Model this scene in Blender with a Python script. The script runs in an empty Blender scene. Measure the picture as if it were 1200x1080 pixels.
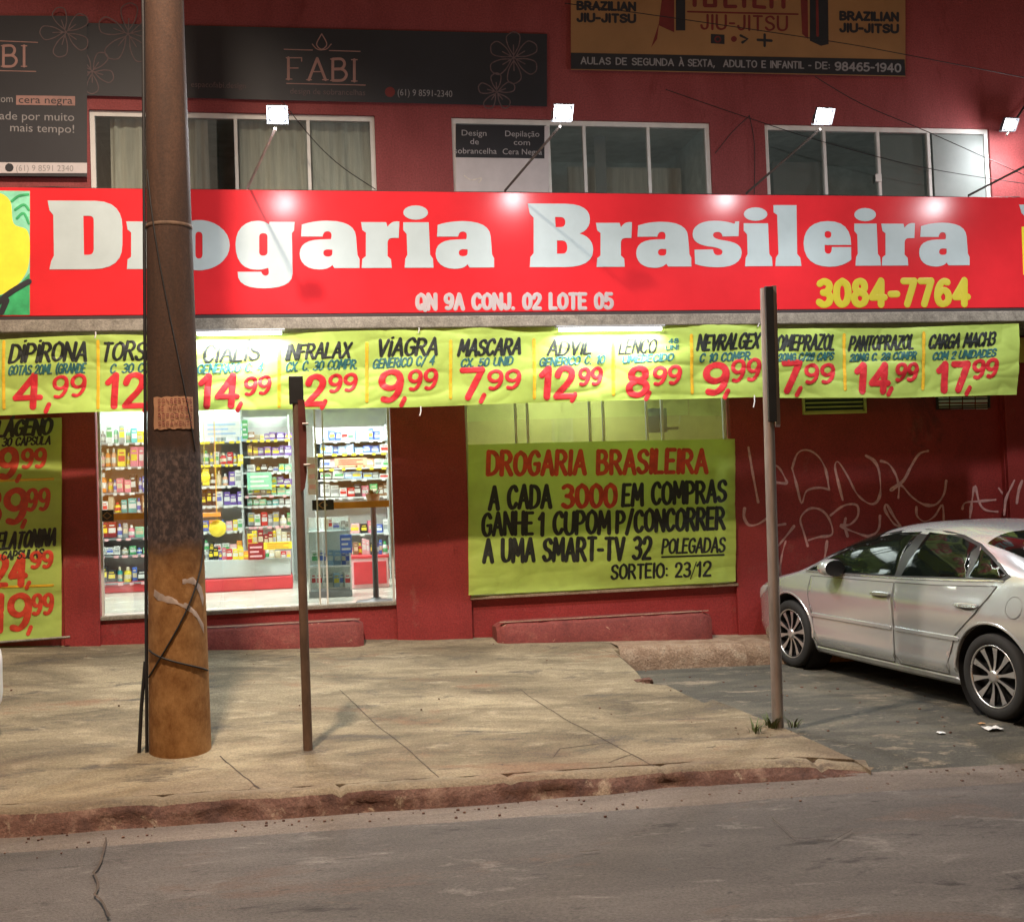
import bpy, bmesh, math, random
from mathutils import Vector, Matrix
from mathutils.geometry import delaunay_2d_cdt
random.seed(7)
SC = bpy.context.scene
COL = SC.collection
rad = math.radians

# ------------------------------------------------------------------ camera
FPX = 1350.0
YAW, PITCH, ROLL = rad(10.12), rad(1.91), rad(-2.15)
CAM = Vector((0.0, -11.404, 1.3442))
_f = Vector((math.sin(YAW) * math.cos(PITCH), math.cos(YAW) * math.cos(PITCH), math.sin(PITCH)))
_r0 = Vector((math.cos(YAW), -math.sin(YAW), 0))
_u0 = _r0.cross(_f)
RGT = _r0 * math.cos(ROLL) + _u0 * math.sin(ROLL)
UPV = -_r0 * math.sin(ROLL) + _u0 * math.cos(ROLL)
FWD = _f
cam_d = bpy.data.cameras.new('camera')
cam = bpy.data.objects.new('camera', cam_d)
COL.objects.link(cam)
cam_d.sensor_fit = 'HORIZONTAL'
cam_d.sensor_width = 36.0
cam_d.lens = FPX / 1200 * 36
cam_d.clip_start = 0.1
cam_d.clip_end = 500
M4 = Matrix.Identity(4)
for i in range(3):
    M4[i][0], M4[i][1], M4[i][2], M4[i][3] = RGT[i], UPV[i], -FWD[i], CAM[i]
cam.matrix_world = M4
SC.camera = cam

# ------------------------------------------------------------------ world, exposure
w = bpy.data.worlds.new('World')
SC.world = w
w.use_nodes = True
nt = w.node_tree
sky = nt.nodes.new('ShaderNodeTexSky')
sky.sky_type = 'NISHITA'
sky.sun_disc = False
sky.sun_elevation = rad(1.0)
sky.sun_rotation = rad(200)
bg = nt.nodes['Background']
nt.links.new(sky.outputs[0], bg.inputs[0])
bg.inputs[1].default_value = 0.1
SC.view_settings.view_transform = 'Standard'
SC.view_settings.look = 'None'
SC.view_settings.exposure = 0.0
SC.view_settings.gamma = 1.0
try:
    SC.cycles.use_denoising = True
    SC.cycles.max_bounces = 8
    SC.cycles.transparent_max_bounces = 12
    SC.cycles.caustics_reflective = False
    SC.cycles.caustics_refractive = False
    SC.cycles.sample_clamp_indirect = 4.0
except Exception:
    pass

# light levels
P_FLOOD = 235.0     # beam of one floodlight
P_SPILL = 62.0      # its stray light
P_TUBE = 29.0
P_INSIDE = 72.0
P_STREET = 5400.0


# ------------------------------------------------------------------ pixel -> place helpers (photo measured in 1200x1080)
def ray(x, y):
    return RGT * (x - 600) - UPV * (y - 540) + FWD * FPX


def at(x, y, Y=0.0):
    """point of the vertical plane Y = const seen at photo pixel x, y"""
    d = ray(x, y)
    return CAM + d * ((Y - CAM.y) / d.y)


def atg(x, y, fn):
    """point of the ground height function seen at photo pixel x, y"""
    d = ray(x, y)
    a, b = 3.0 / FPX, 30.0 / FPX
    for _ in range(50):
        m = (a + b) / 2
        p = CAM + d * m
        if p.z > fn(p.x, p.y):
            a = m
        else:
            b = m
    p = CAM + d * a
    return Vector((p.x, p.y, fn(p.x, p.y)))


def smooth01(t):
    t = max(0.0, min(1.0, t))
    return t * t * (3 - 2 * t)


KY = -4.42        # kerb line


def z_side(x, y):
    x = max(-9, min(6, x))
    z0 = .0425 - .0394 * x
    zf = -.325 - .018 * (x + 1.75)
    t = max(0.0, min(1.15, -y / 4.42))
    return z0 + (zf - z0) * t


def z_side_tip(x, y):
    """sidewalk surface, crumbling down to the road at its right corner"""
    e = smooth01((3.75 - x) / .75) if y < -3.2 else 1.0
    e = 1 - (1 - e) * smooth01((-3.2 - y) / .9)
    return z_side(x, y) * e + (z_road(x, y) + .012) * (1 - e)


def z_road(x, y):
    x = max(-12, min(14, x))
    zr = -.445 - .017 * (x + 1.75)
    zp = -.375 - .02 * (x - 4.6) + (y + .9) * .02
    t = smooth01((y + 4.75) / 1.1) * smooth01((x - 1.0) / 1.2)
    return zr + (zp - zr) * t


# ------------------------------------------------------------------ object helpers
def tag(o, label=None, cat=None, group=None, kind=None):
    if label: o['label'] = label
    if cat: o['category'] = cat
    if group: o['group'] = group
    if kind: o['kind'] = kind
    return o


def empty(name, loc, label=None, cat=None, group=None, rz=0.0):
    o = bpy.data.objects.new(name, None)
    COL.objects.link(o)
    o.location = loc
    o.rotation_euler = (0, 0, rz)
    o.empty_display_size = .1
    return tag(o, label, cat, group)


def world_of(o):
    v = Vector((0, 0, 0))
    while o is not None:
        v += o.location
        o = o.parent
    return v


class MB:
    """collects verts and faces for ONE mesh object"""
    def __init__(s):
        s.v, s.f, s.sm = [], [], []

    def add(s, vs, fs, sm=False):
        n = len(s.v)
        s.v += [tuple(q) for q in vs]
        for f in fs:
            s.f.append([n + i for i in f])
            s.sm.append(sm)

    def box(s, a, b, bev=0.0):
        x0, y0, z0 = (min(a[i], b[i]) for i in range(3))
        x1, y1, z1 = (max(a[i], b[i]) for i in range(3))
        if bev <= 0:
            vs = [(x0, y0, z0), (x1, y0, z0), (x1, y1, z0), (x0, y1, z0), (x0, y0, z1), (x1, y0, z1), (x1, y1, z1), (x0, y1, z1)]
            s.add(vs, [(0, 3, 2, 1), (4, 5, 6, 7), (0, 1, 5, 4), (1, 2, 6, 5), (2, 3, 7, 6), (3, 0, 4, 7)])
        else:
            bm = bmesh.new()
            bmesh.ops.create_cube(bm, size=1)
            for v in bm.verts:
                v.co = Vector(((x0 + x1) / 2 + v.co.x * (x1 - x0), (y0 + y1) / 2 + v.co.y * (y1 - y0), (z0 + z1) / 2 + v.co.z * (z1 - z0)))
            bmesh.ops.bevel(bm, geom=bm.edges[:], offset=min(bev, .45 * min(x1 - x0, y1 - y0, z1 - z0)), segments=2, affect='EDGES', profile=.5)
            bm.verts.index_update()
            s.add([v.co for v in bm.verts], [[v.index for v in f.verts] for f in bm.faces], False)
            bm.free()
        return s

    def tube(s, pts, r, n=8, caps=True):
        pts = [Vector(p) for p in pts]
        rs = r if isinstance(r, (list, tuple)) else [r] * len(pts)
        rings = []
        prev = None
        for i, p in enumerate(pts):
            t = (pts[min(i + 1, len(pts) - 1)] - pts[max(i - 1, 0)]).normalized()
            if prev is None:
                a = Vector((0, 0, 1)) if abs(t.z) < .9 else Vector((1, 0, 0))
                u = t.cross(a).normalized()
            else:
                u = (prev - t * prev.dot(t)).normalized()
            prev = u
            v = t.cross(u)
            rings.append([p + (u * math.cos(2 * math.pi * k / n) + v * math.sin(2 * math.pi * k / n)) * rs[i] for k in range(n)])
        vs = [q for R in rings for q in R]
        fs = []
        for i in range(len(rings) - 1):
            for k in range(n):
                fs.append((i * n + k, i * n + (k + 1) % n, (i + 1) * n + (k + 1) % n, (i + 1) * n + k))
        s.add(vs, fs, True)
        if caps:
            s.add(rings[0], [list(range(n))[::-1]])
            s.add(rings[-1], [list(range(n))])
        return s

    def lathe(s, prof, n=20, c=(0, 0, 0), axis='z', sm=True):
        """profile of (radius, height)"""
        vs, fs = [], []
        for (r, h) in prof:
            for k in range(n):
                a = 2 * math.pi * k / n
                if axis == 'z':
                    vs.append((c[0] + r * math.cos(a), c[1] + r * math.sin(a), c[2] + h))
                else:
                    vs.append((c[0] + r * math.cos(a), c[1] + h, c[2] + r * math.sin(a)))
        for i in range(len(prof) - 1):
            for k in range(n):
                fs.append((i * n + k, i * n + (k + 1) % n, (i + 1) * n + (k + 1) % n, (i + 1) * n + k))
        s.add(vs, fs, sm)
        return s

    def build(s, name, mat, parent=None, local=False, label=None, sharp=None):
        me = bpy.data.meshes.new(name)
        vs = s.v
        if parent is not None and not local:
            o0 = world_of(parent)
            vs = [(q[0] - o0.x, q[1] - o0.y, q[2] - o0.z) for q in vs]
        me.from_pydata(vs, [], s.f)
        me.polygons.foreach_set('use_smooth', s.sm)
        mats = mat if isinstance(mat, (list, tuple)) else [mat]
        for m in mats: me.materials.append(m)
        me.update()
        if sharp:
            me.polygons.foreach_set('use_smooth', [True] * len(me.polygons))
            me.set_sharp_from_angle(angle=rad(sharp))
        o = bpy.data.objects.new(name, me)
        COL.objects.link(o)
        if parent is not None: o.parent = parent
        if label: o['label'] = label
        return o


# ------------------------------------------------------------------ materials
def pm(name, col, rough=.6, metal=0.0, var=.18, scale=6.0, col2=None, bump=0.0, bscale=60.0, emis=None, estr=0.0,
       coat=0.0, spec=.5, trans=0.0, stretch=(1, 1, 1), detail=6.0, rvar=.1):
    m = bpy.data.materials.new(name)
    m.use_nodes = True
    t = m.node_tree
    b = t.nodes['Principled BSDF']
    b.inputs['Roughness'].default_value = rough
    b.inputs['Metallic'].default_value = metal
    b.inputs['Specular IOR Level'].default_value = spec
    b.inputs['Coat Weight'].default_value = coat
    tc = t.nodes.new('ShaderNodeTexCoord')
    mp = t.nodes.new('ShaderNodeMapping')
    mp.inputs['Scale'].default_value = stretch
    t.links.new(tc.outputs['Object'], mp.inputs[0])
    if var > 0 or col2:
        n = t.nodes.new('ShaderNodeTexNoise')
        n.inputs['Scale'].default_value = scale
        n.inputs['Detail'].default_value = detail
        n.inputs['Roughness'].default_value = .62
        t.links.new(mp.outputs[0], n.inputs['Vector'])
        r = t.nodes.new('ShaderNodeValToRGB')
        c2 = col2 if col2 else tuple(min(1, c * (1 + var)) for c in col)
        c1 = col if col2 else tuple(c * (1 - var) for c in col)
        r.color_ramp.elements[0].position = .33
        r.color_ramp.elements[1].position = .67
        r.color_ramp.elements[0].color = (*c1, 1)
        r.color_ramp.elements[1].color = (*c2, 1)
        t.links.new(n.outputs['Fac'], r.inputs[0])
        t.links.new(r.outputs[0], b.inputs['Base Color'])
        if rvar:
            mr = t.nodes.new('ShaderNodeMapRange')
            mr.inputs['To Min'].default_value = max(.03, rough - rvar)
            mr.inputs['To Max'].default_value = min(1, rough + rvar)
            t.links.new(n.outputs['Fac'], mr.inputs[0])
            t.links.new(mr.outputs[0], b.inputs['Roughness'])
    else:
        b.inputs['Base Color'].default_value = (*col, 1)
    if bump > 0:
        n2 = t.nodes.new('ShaderNodeTexNoise')
        n2.inputs['Scale'].default_value = bscale
        n2.inputs['Detail'].default_value = 8
        t.links.new(mp.outputs[0], n2.inputs['Vector'])
        bu = t.nodes.new('ShaderNodeBump')
        bu.inputs['Strength'].default_value = bump
        bu.inputs['Distance'].default_value = .02
        t.links.new(n2.outputs['Fac'], bu.inputs['Height'])
        t.links.new(bu.outputs[0], b.inputs['Normal'])
    if emis:
        b.inputs['Emission Color'].default_value = (*emis, 1)
        b.inputs['Emission Strength'].default_value = estr
    if trans > 0:
        tr = t.nodes.new('ShaderNodeBsdfTranslucent')
        if var > 0 or col2: t.links.new(r.outputs[0], tr.inputs[0])
        else: tr.inputs[0].default_value = (*col, 1)
        mx = t.nodes.new('ShaderNodeMixShader')
        mx.inputs[0].default_value = trans
        t.links.new(b.outputs[0], mx.inputs[1])
        t.links.new(tr.outputs[0], mx.inputs[2])
        t.links.new(mx.outputs[0], t.nodes['Material Output'].inputs[0])
    return m


def layered(name, stops, scale, rough=.85, bump=.4, bscale=45, extra=None, warp=.6, stretch=(1, 1, 1), soil=None):
    """ground-like material: a ramp over a broad warped noise, finely speckled, with optional patches (colour, scale, threshold, softness)"""
    m = bpy.data.materials.new(name)
    m.use_nodes = True
    t = m.node_tree
    L = t.links
    b = t.nodes['Principled BSDF']
    tc = t.nodes.new('ShaderNodeTexCoord')
    mp = t.nodes.new('ShaderNodeMapping')
    mp.inputs['Scale'].default_value = stretch
    L.new(tc.outputs['Object'], mp.inputs[0])
    n = t.nodes.new('ShaderNodeTexNoise')
    n.inputs['Scale'].default_value = scale
    n.inputs['Detail'].default_value = 9
    n.inputs['Roughness'].default_value = .66
    n.inputs['Distortion'].default_value = warp
    L.new(mp.outputs[0], n.inputs['Vector'])
    r = t.nodes.new('ShaderNodeValToRGB')
    while len(r.color_ramp.elements) < len(stops):
        r.color_ramp.elements.new(.5)
    for e, (p, c) in zip(r.color_ramp.elements, stops):
        e.position = p
        e.color = (*c, 1)
    L.new(n.outputs['Fac'], r.inputs[0])
    last = r.outputs[0]
    for k, (c, sc, th, sf, off) in enumerate(extra or []):
        q = t.nodes.new('ShaderNodeTexNoise')
        q.inputs['Scale'].default_value = sc
        q.inputs['Detail'].default_value = 7
        q.inputs['Roughness'].default_value = .7
        q.inputs['Distortion'].default_value = .5
        o2 = t.nodes.new('ShaderNodeMapping')
        o2.inputs['Location'].default_value = (off, off * 1.7, 0)
        o2.inputs['Scale'].default_value = stretch
        L.new(tc.outputs['Object'], o2.inputs[0])
        L.new(o2.outputs[0], q.inputs['Vector'])
        mr = t.nodes.new('ShaderNodeMapRange')
        mr.inputs['From Min'].default_value = th
        mr.inputs['From Max'].default_value = th + sf
        L.new(q.outputs['Fac'], mr.inputs[0])
        mx = t.nodes.new('ShaderNodeMix')
        mx.data_type = 'RGBA'
        L.new(mr.outputs[0], mx.inputs[0])
        L.new(last, mx.inputs[6])
        mx.inputs[7].default_value = (*c, 1)
        last = mx.outputs[2]
    if soil:
        # red earth tracked in from the street, with a ragged edge of its own
        sp = t.nodes.new('ShaderNodeSeparateXYZ'); L.new(tc.outputs['Object'], sp.inputs[0])
        qn = t.nodes.new('ShaderNodeTexNoise'); qn.inputs['Scale'].default_value = 1.6; qn.inputs['Detail'].default_value = 8; qn.inputs['Roughness'].default_value = .68
        L.new(tc.outputs['Object'], qn.inputs['Vector'])
        ma = t.nodes.new('ShaderNodeMath'); ma.operation = 'MULTIPLY_ADD'
        L.new(qn.outputs['Fac'], ma.inputs[0]); ma.inputs[1].default_value = -4.2; L.new(sp.outputs['Y'], ma.inputs[2])
        mr = t.nodes.new('ShaderNodeMapRange'); mr.inputs['From Min'].default_value = soil[1]; mr.inputs['From Max'].default_value = soil[1] - soil[2]
        mr.inputs['To Max'].default_value = soil[3]
        L.new(ma.outputs[0], mr.inputs[0])
        mx = t.nodes.new('ShaderNodeMix'); mx.data_type = 'RGBA'
        L.new(mr.outputs[0], mx.inputs[0]); L.new(last, mx.inputs[6]); mx.inputs[7].default_value = (*soil[0], 1)
        last = mx.outputs[2]
    # speckle
    s = t.nodes.new('ShaderNodeTexNoise')
    s.inputs['Scale'].default_value = 62
    s.inputs['Detail'].default_value = 7
    s.inputs['Roughness'].default_value = .75
    L.new(tc.outputs['Object'], s.inputs['Vector'])
    mr = t.nodes.new('ShaderNodeMapRange')
    mr.inputs['From Min'].default_value = .3
    mr.inputs['From Max'].default_value = .7
    mr.inputs['To Min'].default_value = .58
    mr.inputs['To Max'].default_value = 1.42
    L.new(s.outputs['Fac'], mr.inputs[0])
    mu = t.nodes.new('ShaderNodeMix')
    mu.data_type = 'RGBA'
    mu.blend_type = 'MULTIPLY'
    mu.inputs[0].default_value = 1
    L.new(last, mu.inputs[6])
    L.new(mr.outputs[0], mu.inputs[7])
    L.new(mu.outputs[2], b.inputs['Base Color'])
    b.inputs['Roughness'].default_value = rough
    n2 = t.nodes.new('ShaderNodeTexNoise')
    n2.inputs['Scale'].default_value = bscale
    n2.inputs['Detail'].default_value = 10
    n2.inputs['Roughness'].default_value = .7
    L.new(tc.outputs['Object'], n2.inputs['Vector'])
    bu = t.nodes.new('ShaderNodeBump')
    bu.inputs['Strength'].default_value = bump
    bu.inputs['Distance'].default_value = .03
    L.new(n2.outputs['Fac'], bu.inputs['Height'])
    L.new(bu.outputs[0], b.inputs['Normal'])
    return m


def glass(name, tint=(.9, .95, .93), refl=.07, rough=.02):
    m = bpy.data.materials.new(name)
    m.use_nodes = True
    t = m.node_tree
    for n in list(t.nodes):
        if n.type != 'OUTPUT_MATERIAL': t.nodes.remove(n)
    tr = t.nodes.new('ShaderNodeBsdfTransparent')
    tr.inputs[0].default_value = (*tint, 1)
    g = t.nodes.new('ShaderNodeBsdfGlossy')
    g.inputs['Roughness'].default_value = rough
    lw = t.nodes.new('ShaderNodeLayerWeight')
    lw.inputs[0].default_value = .3
    mr = t.nodes.new('ShaderNodeMapRange')
    mr.inputs['To Min'].default_value = refl
    mr.inputs['To Max'].default_value = .8
    t.links.new(lw.outputs['Fresnel'], mr.inputs[0])
    mx = t.nodes.new('ShaderNodeMixShader')
    t.links.new(mr.outputs[0], mx.inputs[0])
    t.links.new(tr.outputs[0], mx.inputs[1])
    t.links.new(g.outputs[0], mx.inputs[2])
    t.links.new(mx.outputs[0], t.nodes['Material Output'].inputs[0])
    return m


M = {}
M['red'] = layered('red_wall_paint', [(.3, (.19, .015, .014)), (.5, (.25, .021, .020)), (.7, (.29, .030, .027))], 1.3, .6, .22, 26,
                   extra=[((.25, .055, .045), 2.3, .60, .10, 3.0), ((.12, .012, .012), 1.1, .60, .10, 8.0), ((.30, .12, .09), 14.0, .70, .03, 1.0)])
M['red_worn'] = layered('worn_red_paint', [(.3, (.13, .022, .018)), (.55, (.20, .036, .029)), (.7, (.25, .07, .052))], 3.0, .75, .3, 40,
                        extra=[((.42, .22, .15), 9.0, .64, .04, 3.0)])
M['red_up'] = layered('upper_wall_hazed', [(.3, (.21, .033, .033)), (.5, (.265, .048, .048)), (.7, (.31, .065, .064))], 1.0, .7, .25, 22,
                      extra=[((.19, .026, .026), 1.7, .58, .12, 6.0), ((.34, .10, .09), 3.0, .66, .08, 2.0)], stretch=(1.6, 1, .5))  # paler and pinker than the lower red: lamp haze put into the colour
M['sign_red'] = pm('sign_vinyl_red', (.62, .022, .030), .24, var=.10, scale=1.2, bump=.04, bscale=1.6, rvar=.05, spec=.28)
M['letter'] = pm('letter_white', (.41, .48, .49), .4, var=.06, scale=3)
M['yellow'] = pm('letter_yellow', (.52, .44, .02), .5, var=.05)
M['dark_edge'] = pm('sign_edge', (.03, .02, .02), .6)
M['slab'] = layered('slab_concrete', [(.3, (.14, .12, .095)), (.6, (.26, .23, .185)), (.8, (.36, .33, .27))], 9, .85, .3)
M['band'] = pm('banner_cloth', (.64, .85, .18), .5, var=.10, scale=2.0, trans=.42, bump=.3, bscale=4)
M['ink_black'] = pm('brush_ink_black', (.012, .016, .014), .5, var=.3, scale=30)
M['ink_red'] = pm('brush_ink_red', (.58, .022, .03), .5, var=.22, scale=14)
M['ink_red2'] = pm('brush_ink_orange_red', (.55, .05, .02), .5, var=.25, scale=14)
M['ink_blue'] = pm('brush_ink_blue', (.025, .12, .12), .5, var=.4, scale=24)
M['ink_yellow'] = pm('brush_ink_yellow', (.72, .42, .02), .5, var=.25, scale=14)
M['graf'] = pm('graffiti_paint', (.60, .34, .33), .7, var=.25, scale=20)
M['alu'] = pm('window_aluminium', (.72, .72, .68), .4, var=.08)
M['alu_dark'] = pm('dark_aluminium', (.22, .2, .19), .45, metal=.5)
M['glass'] = glass('clear_glass')
M['glass_up'] = glass('upper_glass', (.90, .94, .92), .14)
M['glass_car'] = pm('tinted_car_glass', (.004, .006, .005), .04, var=0, spec=.28)
M['frost'] = pm('frosted_panel', (.22, .25, .235), .5, var=.06)
M['curtain'] = pm('curtain_cloth', (.74, .69, .62), .9, var=.2, stretch=(9, 1, .5), scale=3)
M['dark_room'] = pm('dim_room', (.72, .74, .72), .9)
M['olive'] = pm('olive_backing', (.52, .52, .14), .8, var=.2, scale=1.5)
M['olive_cloth'] = pm('olive_blind_cloth', (.62, .62, .20), .8, var=.22, scale=1.2, trans=.55)
M['concrete_side'] = layered('pavement_concrete', [(.32, (.085, .066, .042)), (.44, (.165, .133, .083)), (.55, (.255, .208, .132)), (.68, (.37, .31, .20))], 1.1, .9, .8, 38, soil=((.15, .088, .056), -5.4, 2.2, .65),
                             extra=[((.10, .083, .062), 2.2, .56, .09, 5.0), ((.37, .31, .21), 3.4, .56, .16, 11.0), ((.21, .115, .065), 1.3, .56, .14, 21.0), ((.07, .055, .04), 9.0, .66, .04, 31.0)], stretch=(.7, 1.6, 1))
M['kerb'] = layered('kerb_soil_stained', [(.3, (.055, .024, .017)), (.5, (.125, .058, .04)), (.7, (.235, .14, .10))], 4.5, .95, .8, 30,
                    extra=[((.30, .22, .15), 5.0, .58, .08, 2.0)])
M['asphalt'] = layered('road_asphalt', [(.32, (.085, .073, .066)), (.5, (.123, .105, .096)), (.68, (.175, .152, .138))], .9, .78, 1.0, 80,
                       extra=[((.15, .098, .076), 1.1, .58, .12, 9.0), ((.045, .037, .033), 2.4, .60, .08, 4.0), ((.23, .205, .185), 3.4, .58, .10, 14.0), ((.06, .052, .047), 7.0, .62, .06, 24.0)], stretch=(.6, 1.3, 1))
M['asphalt_lot'] = layered('lot_asphalt', [(.3, (.045, .043, .036)), (.5, (.08, .075, .06)), (.70, (.15, .135, .10))], 1.6, .8, .8, 55,
                           extra=[((.24, .20, .145), 3.2, .57, .08, 7.0), ((.16, .14, .11), 8.0, .60, .05, 17.0), ((.03, .03, .028), 1.3, .60, .1, 3.0)], stretch=(.7, 1.6, 1))
M['crack'] = pm('crack_dirt', (.055, .038, .028), .95, var=.4, scale=8)
M['step_tan'] = layered('pebble_render', [(.3, (.20, .125, .08)), (.5, (.31, .215, .145)), (.7, (.42, .33, .24))], 7, .9, .8, 40)
M['steel'] = pm('galvanised_steel', (.36, .31, .29), .5, metal=.75, var=.25, scale=9, stretch=(1, 1, .2))
M['gutter'] = layered('gutter_concrete', [(.3, (.10, .08, .068)), (.5, (.15, .12, .10)), (.7, (.22, .18, .15))], 1.5, .85, .8, 50, stretch=(.4, 2, 1))
M['seam'] = pm('door_gap', (.07, .07, .065), .7, var=0)
M['letter_rose'] = pm('address_white', (.42, .36, .36), .4, var=.06)
M['scrap'] = pm('old_paper', (.40, .31, .26), .85, var=.2, scale=15)
M['steel_grey'] = pm('grey_painted_steel', (.16, .16, .16), .5, metal=.3)
M['black'] = pm('black_plastic', (.015, .016, .017), .5, var=.2)
M['rust'] = pm('rusty_post', (.13, .075, .045), .8, var=.4, scale=7, stretch=(1, 1, .3), bump=.2)
M['dark_iron'] = pm('dark_iron', (.035, .027, .022), .7, var=.3)
M['plate'] = pm('plate_back', (.16, .045, .035), .5, metal=.4, var=.3)
M['flood_body'] = pm('floodlight_housing', (.035, .036, .04), .5)
M['lamp_body'] = pm('lamp_housing', (.35, .36, .37), .45, metal=.4)
M['flood'] = pm('flood_lens', (.9, .9, .9), .3, var=0, emis=(.95, .98, 1.0), estr=40)
M['tube'] = pm('tube_glow', (.9, .9, .9), .3, var=0, emis=(1, 1, .96), estr=9)
M['panel_light'] = pm('ceiling_panel_glow', (.9, .9, .9), .3, var=0, emis=(.97, 1, 1.0), estr=4)
M['shop_white'] = pm('shop_white_paint', (.74, .76, .74), .6, var=.05)
M['shop_floor'] = pm('shop_floor_tile', (.62, .58, .50), .25, var=.07, scale=2)
M['shelf'] = pm('shelf_grey', (.5, .54, .53), .45, var=.06)
M['shelf_dark'] = pm('shelf_dark', (.22, .24, .25), .5)
M['red_plastic'] = pm('red_kickboard', (.62, .05, .06), .4, var=.1)
M['wood'] = pm('shop_wood', (.48, .26, .11), .5, var=.2, scale=5, stretch=(1, 1, .2))
M['orange'] = pm('orange_bar', (.62, .27, .03), .45, var=.2, scale=5)
M['board_dark'] = pm('dark_board_vinyl', (.019, .021, .027), .5, var=.2, scale=1.2)
M['board_black'] = pm('black_strip_vinyl', (.02, .02, .024), .5, var=.15)
M['board_tan'] = pm('tan_board_vinyl', (.34, .18, .07), .55, var=.14, scale=1.3)
M['board_text'] = pm('pale_print', (.42, .40, .40), .6, var=.1)
M['board_pink'] = pm('rose_print', (.36, .20, .17), .6, var=.15)
M['board_line'] = pm('faint_line_print', (.13, .085, .085), .6, var=.3, scale=20)
M['board_white'] = pm('white_print', (.62, .58, .58), .6, var=.06)
M['grey_print'] = pm('grey_print', (.30, .29, .29), .6, var=.06)
M['dark_red_print'] = pm('dark_red_print', (.17, .02, .018), .6, var=.2)
M['cable'] = pm('cable_rubber', (.012, .010, .010), .6, var=.2)
M['paper'] = pm('paper_notice', (.42, .21, .11), .8, var=.18, scale=12)
M['paper_w'] = pm('white_litter', (.7, .7, .68), .8, var=.05)
M['leaf'] = pm('weed_leaf', (.075, .10, .03), .7, var=.3, scale=20)
M['green1'] = pm('emblem_green', (.03, .34, .12), .5, var=.3, scale=8)
M['green2'] = pm('emblem_mint', (.22, .62, .42), .5, var=.2, scale=8)
M['yel2'] = pm('emblem_yellow', (.85, .72, .04), .5, var=.12, scale=3)
M['silver'] = pm('silver_car_paint', (.74, .78, .80), .22, metal=.7, var=0, coat=.6, rvar=0)
M['white_paint'] = pm('white_car_paint', (.7, .71, .72), .3, var=.02, coat=.6, rvar=.02)
M['tyre'] = pm('tyre_rubber', (.018, .018, .018), .8, var=.2, bump=.1)
M['alloy'] = pm('alloy_wheel', (.62, .62, .62), .3, metal=.8, var=.05)
M['trim'] = pm('black_trim', (.012, .012, .013), .4, var=.1)
M['chrome'] = pm('chrome_handle', (.66, .66, .64), .2, metal=.85, var=.03)
M['tail'] = pm('tail_light_red', (.4, .01, .01), .15, var=.1, coat=.5)
M['lens'] = pm('headlight_lens', (.6, .62, .63), .12, var=.05, coat=.6)
M['well'] = pm('wheel_well', (.006, .006, .006), .95, var=0)


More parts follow.
